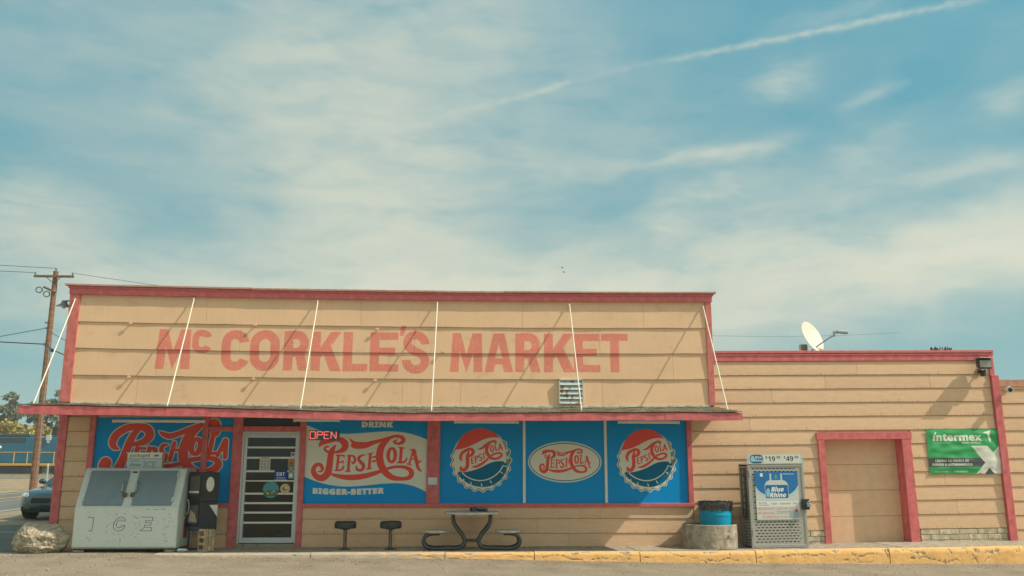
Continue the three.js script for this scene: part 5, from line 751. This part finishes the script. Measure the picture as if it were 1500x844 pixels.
// ---------------------------------------------------------------- beyond the corner: pole, wires, car, railway, trees
{
  const X = -22.11, Y = 0.6, Z = -31.1, bark = M([0.42, 0.22, 0.12], 0.9, { map: T.wood, bumpMap: T.grain, bumpScale: 0.01 });
  const t = thing('utility_pole', 'brown wooden utility pole with a crossarm, beyond the road', 'utility pole', [X, Y, Z]);
  part(t, 'pole', metric(new THREE.CylinderGeometry(0.13, 0.19, 11.75, 18).translate(X, Y + 5.86, Z), 0, 0), bark);
  const arm = part(t, 'crossarm', box(X - 1.06, X + 1.06, 11.95, 12.07, Z + 0.12, Z + 0.24, 0.01), mat.wood);
  part(arm, 'brace', rod([X - 0.38, 11.95, Z + 0.2], [X, 11.62, Z + 0.15], 0.018)); part(arm, 'brace', rod([X + 0.38, 11.95, Z + 0.2], [X, 11.62, Z + 0.15], 0.018));
  for (const c of arm.children) c.material = mat.dark;
  const ins = M([0.1, 0.14, 0.14], 0.3, { clearcoat: 0.5 }); const insul = (x, y, z) => part(t, 'insulator', [cyl(0.035, 0.03, 0.1, x, y, z, 12), cyl(0.06, 0.05, 0.05, x, y + 0.08, z, 12), cyl(0.045, 0.03, 0.05, x, y + 0.13, z, 12)], ins);
  insul(X - 1.0, 12.07, Z + 0.18); insul(X + 0.98, 12.07, Z + 0.18); insul(X, 12.35, Z);
  part(t, 'side_arm', rod([X - 0.5, 11.42, Z + 0.16], [X + 0.2, 11.12, Z + 0.16], 0.06), mat.wood);
  for (const [x, y] of [[-0.7, 11.25], [-0.28, 11.02]]) part(t, 'strain_insulator', new THREE.TorusGeometry(0.15, 0.035, 8, 20).rotateY(0.5).translate(X + x, y, Z + 0.2), ins);
  part(t, 'cable_clamp', [box(X - 0.22, X - 0.12, 9.4, 9.5, Z + 0.1, Z + 0.2), box(X - 0.2, X - 0.1, 9.1, 9.2, Z + 0.1, Z + 0.2), box(X - 0.2, X - 0.1, 8.2, 8.35, Z + 0.1, Z + 0.2)], mat.steel);
  part(t, 'conduit', rod([X + 0.15, 1.0, Z + 0.14], [X + 0.11, 8.4, Z + 0.12], 0.025), mat.steel);
  const wire = (a, b, drop, r, label, clamps = []) => { const w = thing('overhead_wire', label, 'wire', a), l = []; for (let i = 0; i <= 12; i++) { const k = i / 12; l.push([lerp(a[0], b[0], k), lerp(a[1], b[1], k) - drop * 4 * k * (1 - k), lerp(a[2], b[2], k)]); } part(w, 'strand', tube(l, r, 40, 5), mat.dark); for (const [k, len] of clamps) { const q = (kk) => [lerp(a[0], b[0], kk), lerp(a[1], b[1], kk) - drop * 4 * kk * (1 - kk) - 0.05, lerp(a[2], b[2], kk)]; part(w, 'splice_case', rod(q(k), q(k + len), 0.085), mat.black); } };
  wire([X, 12.5, Z], [-62, 17, -34], 0.6, 0.014, 'thin top wire running left from the pole tip'); wire([X - 1.0, 12.2, Z + 0.18], [-62, 15.6, -30], 0.6, 0.014, 'thin wire running left from the end of the crossarm');
  wire([X - 0.15, 9.15, Z + 0.15], [-50, 6.6, -30], 0.9, 0.018, 'slack wire falling left from the middle of the pole'); wire([X - 0.15, 9.15, Z + 0.15], [-7.82, 4.85, -6], 0.5, 0.016, 'service wire running from the pole to the store roof');
  wire([X - 0.15, 8.28, Z + 0.15], [-50, 11.3, -31], 0.5, 0.03, 'thick cable with black splice case, left of the pole', [[0.145, 0.05]]); wire([X - 0.15, 8.28, Z + 0.15], [-7.82, 4.3, -5], 0.35, 0.026, 'thick cable with a splice case running from pole to store', [[0.13, 0.03]]);
  wire([X + 0.98, 12.2, Z + 0.18], [40, 14, -60], 1.5, 0.012, 'thin wire running right behind the store from the crossarm');
}
{ // dark sedan nosed towards the corner; local frame: length along +x, width along z
  const t = new THREE.Group(); t.name = numbered('parked_car'); scene.add(t); tag(t, 'dark teal sedan parked behind the store corner, nose showing', 'car');
  const add = (p, n, g, m) => { const o = new THREE.Mesh(g, m); o.name = n; o.castShadow = o.receiveShadow = true; p.add(o); return o; };
  const paint = M([0.02, 0.055, 0.07], 0.25, { metalness: 0.3, clearcoat: 1, clearcoatRoughness: 0.04 }), glass = M([0.02, 0.028, 0.03], 0.05, { clearcoat: 1 }), black = M([0.015, 0.016, 0.017], 0.5);
  const S = (x) => sstep(x, 0, 1);
  // lofted body: sections along x, each a half-ring mirrored
  const secs = range([-2.32, 2.36, 0.09]), rings = [], nR = 22;
  const hood = curve([[-2.32, 0.82], [-2.2, 0.98], [-1.3, 1.02], [0.6, 0.98], [1.2, 0.9], [1.9, 0.8], [2.2, 0.7], [2.32, 0.58], [2.36, 0.5]]), bottom = curve([[-2.32, 0.4], [-2.1, 0.22], [2.1, 0.2], [2.36, 0.3]]), half = curve([[-2.32, 0.62], [-2.15, 0.8], [-1.6, 0.9], [1.3, 0.91], [1.8, 0.87], [2.1, 0.76], [2.25, 0.62], [2.36, 0.45]]);
  for (const x of secs) { const l = [], h = hood(x), b = bottom(x), w = half(x); for (let i = 0; i <= nR; i++) { const a = (i / nR) * Math.PI, c = Math.cos(a), s = Math.sin(a), e = 0.42; l.push([x, lerp(b, h, 0.5 - 0.5 * Math.sign(c) * Math.pow(Math.abs(c), e)), w * Math.pow(s, 0.34)]); } const full = [...l, ...l.slice(1, -1).reverse().map(([p, q, r]) => [p, q, -r])]; rings.push(full); }
  const pos = [], idx = [], m = rings[0].length; for (const r of rings) for (const v of r) pos.push(...v); const c0 = pos.length / 3; pos.push(-2.32, 0.6, 0, 2.37, 0.42, 0);
  for (let j = 0; j < rings.length - 1; j++) for (let i = 0; i < m; i++) { const a = j * m + i, b = j * m + ((i + 1) % m); idx.push(a, b, a + m, b, b + m, a + m); } for (let i = 0; i < m; i++) { idx.push(c0, (i + 1) % m, i); const q = (rings.length - 1) * m; idx.push(c0 + 1, q + i, q + ((i + 1) % m)); }
  const bg = new THREE.BufferGeometry(); bg.setAttribute('position', new THREE.Float32BufferAttribute(pos, 3)); bg.setIndex(idx); bg.computeVertexNormals(); const body = add(t, 'body', bg, paint);
  const cab = new THREE.Shape([[-1.95, 0.95], [-1.2, 1.38], [-0.6, 1.46], [0.1, 1.43], [0.95, 0.95]].map((p) => new THREE.Vector2(...p)));
  const cg = new THREE.ExtrudeGeometry(cab, { depth: 1.3, bevelEnabled: true, bevelSize: 0.05, bevelThickness: 0.14, bevelSegments: 4 }).translate(0, 0, -0.65); warp(cg, (x, y, z) => [x, y, z * (1 - 0.26 * S((y - 0.95) / 0.5))]); add(t, 'cabin_glass', cg, glass);
  const rg = new THREE.ExtrudeGeometry(new THREE.Shape([[-1.3, 1.37], [-0.6, 1.475], [0.1, 1.445], [0.3, 1.36], [-0.6, 1.4]].map((p) => new THREE.Vector2(...p))), { depth: 1.08, bevelEnabled: true, bevelSize: 0.03, bevelThickness: 0.06, bevelSegments: 3 }).translate(0, 0, -0.54); add(t, 'roof', rg, paint);
  add(body, 'grille', new RoundedBoxGeometry(0.08, 0.16, 0.7, 2, 0.03).translate(2.33, 0.52, 0), black); add(body, 'lower_intake', new RoundedBoxGeometry(0.1, 0.14, 1.3, 2, 0.04).translate(2.24, 0.3, 0), black); 
  for (const s of [-1, 1]) {
    const hl = add(body, 'headlight', warp(new THREE.SphereGeometry(1, 24, 14), (x, y, z) => [2.06 + x * 0.2 - Math.abs(z) * 0.02, 0.66 + y * 0.075 - x * 0.03, s * (0.63 + z * 0.17 - x * 0.09)]), M([0.55, 0.6, 0.6], 0.08, { clearcoat: 1 })); add(hl, 'running_light', new THREE.TubeGeometry(new THREE.CatmullRomCurve3([[2.26, 0.7, s * 0.5], [2.22, 0.63, s * 0.6], [2.16, 0.6, s * 0.68]].map((p) => new THREE.Vector3(...p))), 10, 0.02, 6), mat.white);
    add(body, 'fog_light', new THREE.CylinderGeometry(0.05, 0.05, 0.08, 16).rotateZ(Math.PI / 2).translate(2.2, 0.36, s * 0.64), mat.steel);
    const mi = add(t, 'mirror', warp(new THREE.SphereGeometry(0.1, 16, 10), (x, y, z) => [0.62 + x * 0.7, 1.03 + y * 0.75, s * (0.99 + z * 1.1)]), paint); add(mi, 'mirror_stalk', rod([0.62, 0.98, s * 0.84], [0.62, 1.01, s * 0.95], 0.025), black);
    for (const x of [1.42, -1.4]) { const w = add(t, 'wheel', new THREE.CylinderGeometry(0.325, 0.325, 0.21, 36).rotateX(Math.PI / 2).translate(x, 0.325, s * 0.81), black); add(w, 'rim', new THREE.CylinderGeometry(0.22, 0.22, 0.03, 24).rotateX(Math.PI / 2).translate(x, 0.325, s * 0.91), mat.steel); }
  }
  t.position.set(-11.25, gy(-11, -9) - 0.004, -10.3); t.rotation.y = -1.64;
}
{ // locomotive standing on the far track
  const z = -86, y0 = 1.12, t = thing('locomotive', 'dark blue diesel locomotive with yellow sill on the far track', 'train', [-48, y0, z]);
  const blue = M([0.0, 0.135, 0.24], 0.5, { map: T.paint }), deep = M([0.02, 0.045, 0.055], 0.6), yel = M([0.7, 0.36, 0.06], 0.6), iron = M([0.025, 0.028, 0.028], 0.8);
  const hood = part(t, 'long_hood', box(-57, -39, 2.42, 5.3, z - 0.95, z + 0.95, 0.14), blue); part(hood, 'roof_housing', box(-51.2, -47.2, 5.28, 5.62, z - 0.9, z + 0.9, 0.12), deep); part(hood, 'roof_housing', box(-45.6, -42, 5.28, 5.5, z - 0.8, z + 0.8, 0.1), deep); part(hood, 'radiator_grille', box(-51.2, -47.6, 4.62, 5.2, z + 0.94, z + 0.97), deep);
  for (let k = 0; k < 11; k++) part(hood, 'access_door', box(-56.4 + k * 1.45, -55.1 + k * 1.45, 2.6, 4.5, z + 0.94, z + 0.965, 0.01), blue);
  part(t, 'cab', box(-61, -57, 2.42, 5.6, z - 1.45, z + 1.45, 0.18), blue);
  const sill = part(t, 'side_sill', box(-61.5, -38, 2.16, 2.42, z - 1.5, z + 1.5, 0.02), yel);
  for (let k = 0; k < 17; k++) part(sill, 'stanchion', rod([-57 + k * 1.42 - (k % 3 === 2 ? 0.2 : 0), 2.42, z + 1.46], [-57 + k * 1.42 - (k % 3 === 2 ? 0.2 : 0), 3.6, z + 1.46], 0.045, 6), yel);
  part(sill, 'handrail', rod([-57, 3.6, z + 1.46], [-38.2, 3.6, z + 1.46], 0.045, 6), yel);
  part(t, 'fuel_tank', box(-52.5, -46.5, 1.3, 2.14, z - 1.3, z + 1.3, 0.15), iron);
  for (const c of [-56.5, -42.3]) { const tr = part(t, 'truck', box(c - 2.3, c + 2.3, 1.45, 2.0, z - 1.2, z + 1.25, 0.06), iron); for (const d of [-1.7, 0, 1.7]) part(tr, 'wheel', new THREE.CylinderGeometry(0.5, 0.5, 2.0, 24).rotateX(Math.PI / 2).translate(c + d, 1.63, z), iron); }
  for (const [x, y] of [[-50.3, 4.15], [-45.2, 4.75]]) part(t, 'marker_light', new THREE.SphereGeometry(0.17, 12, 8).translate(x, y, z + 1.0), M([0.75, 0.75, 0.7], 0.4)); part(t, 'grey_box', box(-45.4, -44.9, 4.9, 5.5, z + 0.9, z + 1.2, 0.03), mat.alu);
  const track = new THREE.Group(); track.name = numbered('railway_track'); track.userData.kind = 'structure'; scene.add(track); for (const d of [-0.72, 0.72]) part(track, 'rail', box(-150, 40, 0.95, 1.13, z + d - 0.04, z + d + 0.04), M([0.18, 0.12, 0.09], 0.6)); part(track, 'sleeper', range([-100, 0, 0.65]).map((x) => box(x - 0.12, x + 0.12, 0.85, 0.97, z - 1.3, z + 1.3)), mat.wood, 'stuff');
}
{ const x = -24.9, z = -39; const t = thing('marker_post', 'thin pale marker post on the verge beside the railway', 'post', [x, gy(x, z), z]); part(t, 'post', box(x - 0.045, x + 0.045, gy(x, z) - 0.02, 2.05, z - 0.02, z + 0.02, 0.008), M([0.5, 0.55, 0.52], 0.6)); part(t, 'reflector', box(x - 0.04, x + 0.04, 1.85, 2.0, z + 0.022, z + 0.03), mat.white); }
// trees beyond the railway: trunk, limbs and a crown of separate leaf sprays
function tree(name, label, group, [x, y, z], h, lobes, count, size, tints, seed, hang = 0) {
  const r = rng(seed), t = thing(name, label, name.includes('bush') ? 'bush' : 'tree', [x, y, z], group), bark = M([0.2, 0.15, 0.1], 0.9, { map: T.wood });
  const limbs = []; for (const [lx, ly, lz, rr] of lobes) limbs.push(tube([[x, y + h * 0.22, z], [x + lx * 0.45, y + (h * 0.22 + ly) * 0.5, z + lz * 0.4], [x + lx, y + ly, z + lz]], 0.05 + h * 0.006, 10, 6));
  part(t, 'trunk', [tube([[x, y - 0.2, z], [x + 0.1, y + h * 0.2, z], [x - 0.1, y + h * 0.42, z]], h * 0.022, 10, 8), ...limbs], bark);
  const pos = [], nor = [], col = [], v = new THREE.Vector3(), d = new THREE.Vector3(), e = new THREE.Vector3(), q = new THREE.Vector3(), tot = lobes.reduce((s, l) => s + l[3] ** 2, 0), c = new THREE.Color();
  for (const [lx, ly, lz, rr, sq = 1] of lobes) {
    const clumps = []; for (let i = 0; i < Math.max(7, rr * 7); i++) { v.set(r() - 0.5, r() - 0.5, r() - 0.5).normalize().multiplyScalar(rr * (0.55 + 0.5 * r())); clumps.push([v.x, v.y * sq, v.z, rr * (0.2 + 0.22 * r())]); }
    const n = Math.round((count * rr * rr) / tot);
    for (let i = 0; i < n; i++) {
      const k = clumps[Math.floor(r() * clumps.length)]; v.set(r() - 0.5, r() - 0.5, r() - 0.5).normalize().multiplyScalar(k[3] * Math.cbrt(r())); const px = lx + k[0] + v.x, py = ly + k[1] + v.y, pz = lz + k[2] + v.z;
      d.set(r() - 0.5, (r() - 0.5) - hang, r() - 0.5).normalize(); e.set(r() - 0.5, r() - 0.5, r() - 0.5).cross(d).normalize(); const L = size * (0.6 + r() * 0.8), Wd = L * (hang ? 0.28 : 0.5);
      q.copy(e).cross(d).normalize();
      const A = [px, py, pz], B = [px + d.x * L * 0.5 + e.x * Wd, py + d.y * L * 0.5 + e.y * Wd, pz + d.z * L * 0.5 + e.z * Wd], C = [px + d.x * L, py + d.y * L, pz + d.z * L], D = [px + d.x * L * 0.5 - e.x * Wd, py + d.y * L * 0.5 - e.y * Wd, pz + d.z * L * 0.5 - e.z * Wd];
      const ti = tints[Math.floor(r() * tints.length)], f = 0.8 + 0.4 * r(); c.setRGB(ti[0] * f, ti[1] * f, ti[2] * f);
      for (const p of [A, B, C, A, C, D]) { pos.push(x + p[0], y + p[1], z + p[2]); nor.push(q.x, q.y, q.z); col.push(c.r, c.g, c.b); }
    }
  }
  const g = new THREE.BufferGeometry(); g.setAttribute('position', new THREE.Float32BufferAttribute(pos, 3)); g.setAttribute('normal', new THREE.Float32BufferAttribute(nor, 3)); g.setAttribute('color', new THREE.Float32BufferAttribute(col, 3));
  part(t, 'crown', g, M([1, 1, 1], 0.9, { vertexColors: true, side: THREE.DoubleSide }));
}
{
  const G = [[0.16, 0.18, 0.1], [0.19, 0.21, 0.125], [0.13, 0.15, 0.085]], O = [[0.42, 0.33, 0.06], [0.5, 0.38, 0.07], [0.3, 0.26, 0.06]], Z = -112, Y = 1.0;
  tree('gum_tree', 'slim grey-green tree at the far left edge', 'trees behind the train', [-62.6, Y, Z], 12, [[0.2, 10.2, 0, 1.3], [-0.6, 8.6, 0.5, 1.4], [0.9, 8.2, 0, 1.2], [-0.4, 6.3, 0, 1.5], [0.8, 5.6, 0.4, 1.2], [-2, 6.5, 0, 1.3]], 5200, 0.42, G, 101, 0.5);
  tree('gum_tree', 'broad grey-green tree behind the utility pole', 'trees behind the train', [-57.4, Y, Z - 2], 12.5, [[0.6, 10.4, 0, 1.5], [-1.5, 9.4, 0, 1.5], [-2.6, 7.4, 0.4, 1.4], [1.8, 8.6, 0, 1.5], [0, 7.6, 0.6, 1.9], [2.6, 6.5, 0, 1.4], [-0.9, 5.4, 0.4, 1.9], [1.2, 5, 0, 1.7]], 8200, 0.42, G, 102, 0.5);
  tree('gum_tree', 'dark tree just left of the store corner', 'trees behind the train', [-53.2, Y, Z - 1], 9, [[0, 6.5, 0, 1.6], [-1.1, 5.2, 0, 1.3], [1, 5, 0, 1.5], [0, 3.6, 0, 1.6]], 3600, 0.42, G, 103, 0.4);
  for (const [x, hh, l, sd] of [[-62.4, 6.2, 'farthest left', 104], [-58.8, 5.6, 'left of the pole', 105], [-55.6, 5.3, 'behind the pole', 106]])
    tree('golden_bush', 'golden olive bush behind the train, ' + l, 'golden bushes behind the train', [x, Y, -104], hh + 2, [[0, hh, 0, 1.5], [-1.3, hh - 0.6, 0, 1.4], [1.3, hh - 0.5, 0, 1.4], [0.3, hh - 2, 0.3, 1.8], [-1.2, hh - 2.6, 0, 1.5], [1.3, hh - 2.6, 0, 1.5]], 5200, 0.34, O, sd);
  // far wood closing the view behind the golden bushes
  const r = rng(55), g = []; const cone = new THREE.TetrahedronGeometry(1);
  const im = new THREE.InstancedMesh(cone, M([0.13, 0.15, 0.085], 0.95), 9000), mt = new THREE.Matrix4(), qq = new THREE.Quaternion(), eu = new THREE.Euler(), cc = new THREE.Color();
  for (let i = 0; i < 9000; i++) { const x = -130 + r() * 100, top = 4.2 + 1.8 * n2(x * 0.16, 2) + 0.8 * n2(x * 0.6, 5), y = 0.8 + Math.pow(r(), 0.7) * Math.max(1, top); eu.set(r() * 6, r() * 6, r() * 6); mt.compose(new THREE.Vector3(x, y, -128 - r() * 8), qq.setFromEuler(eu), new THREE.Vector3(1, 1, 1).multiplyScalar(0.25 + r() * 0.35)); im.setMatrixAt(i, mt); cc.setRGB(0.7 + r() * 0.6, 0.7 + r() * 0.6, 0.7 + r() * 0.5); im.setColorAt(i, cc); }
  im.name = 'far_wood'; tag(im, 'dark mass of distant trees behind the railway', 'wood', null, 'stuff'); im.castShadow = im.receiveShadow = true; scene.add(im);
  scene.fog = new THREE.FogExp2(new THREE.Color().setRGB(0.72, 0.78, 0.72), 0.0009);
}
{ // two birds high over the false front
  for (const [x, y, z, l, a] of [[9.2, 19.6, -60, 'upper of two tiny dark birds above the false front', 0.4], [9.35, 19.2, -60, 'lower of two tiny dark birds above the false front', -0.5]]) { const t = thing('bird', l, 'bird', [x, y, z], 'birds in the sky'); part(t, 'body', new THREE.SphereGeometry(0.05, 10, 8).scale(2, 0.8, 0.9).translate(x, y, z), mat.black); for (const s of [-1, 1]) part(t, 'wing', warp(new THREE.BoxGeometry(0.07, 0.01, 0.18, 1, 1, 4), (p, q, w) => [x + p - Math.abs(w) * 0.1, y + q + 0.5 * (w + 0.09) * 0.5, z + s * (w + 0.1)]), mat.black); t.rotation.y = a; }
}
renderer.render(scene, camera);
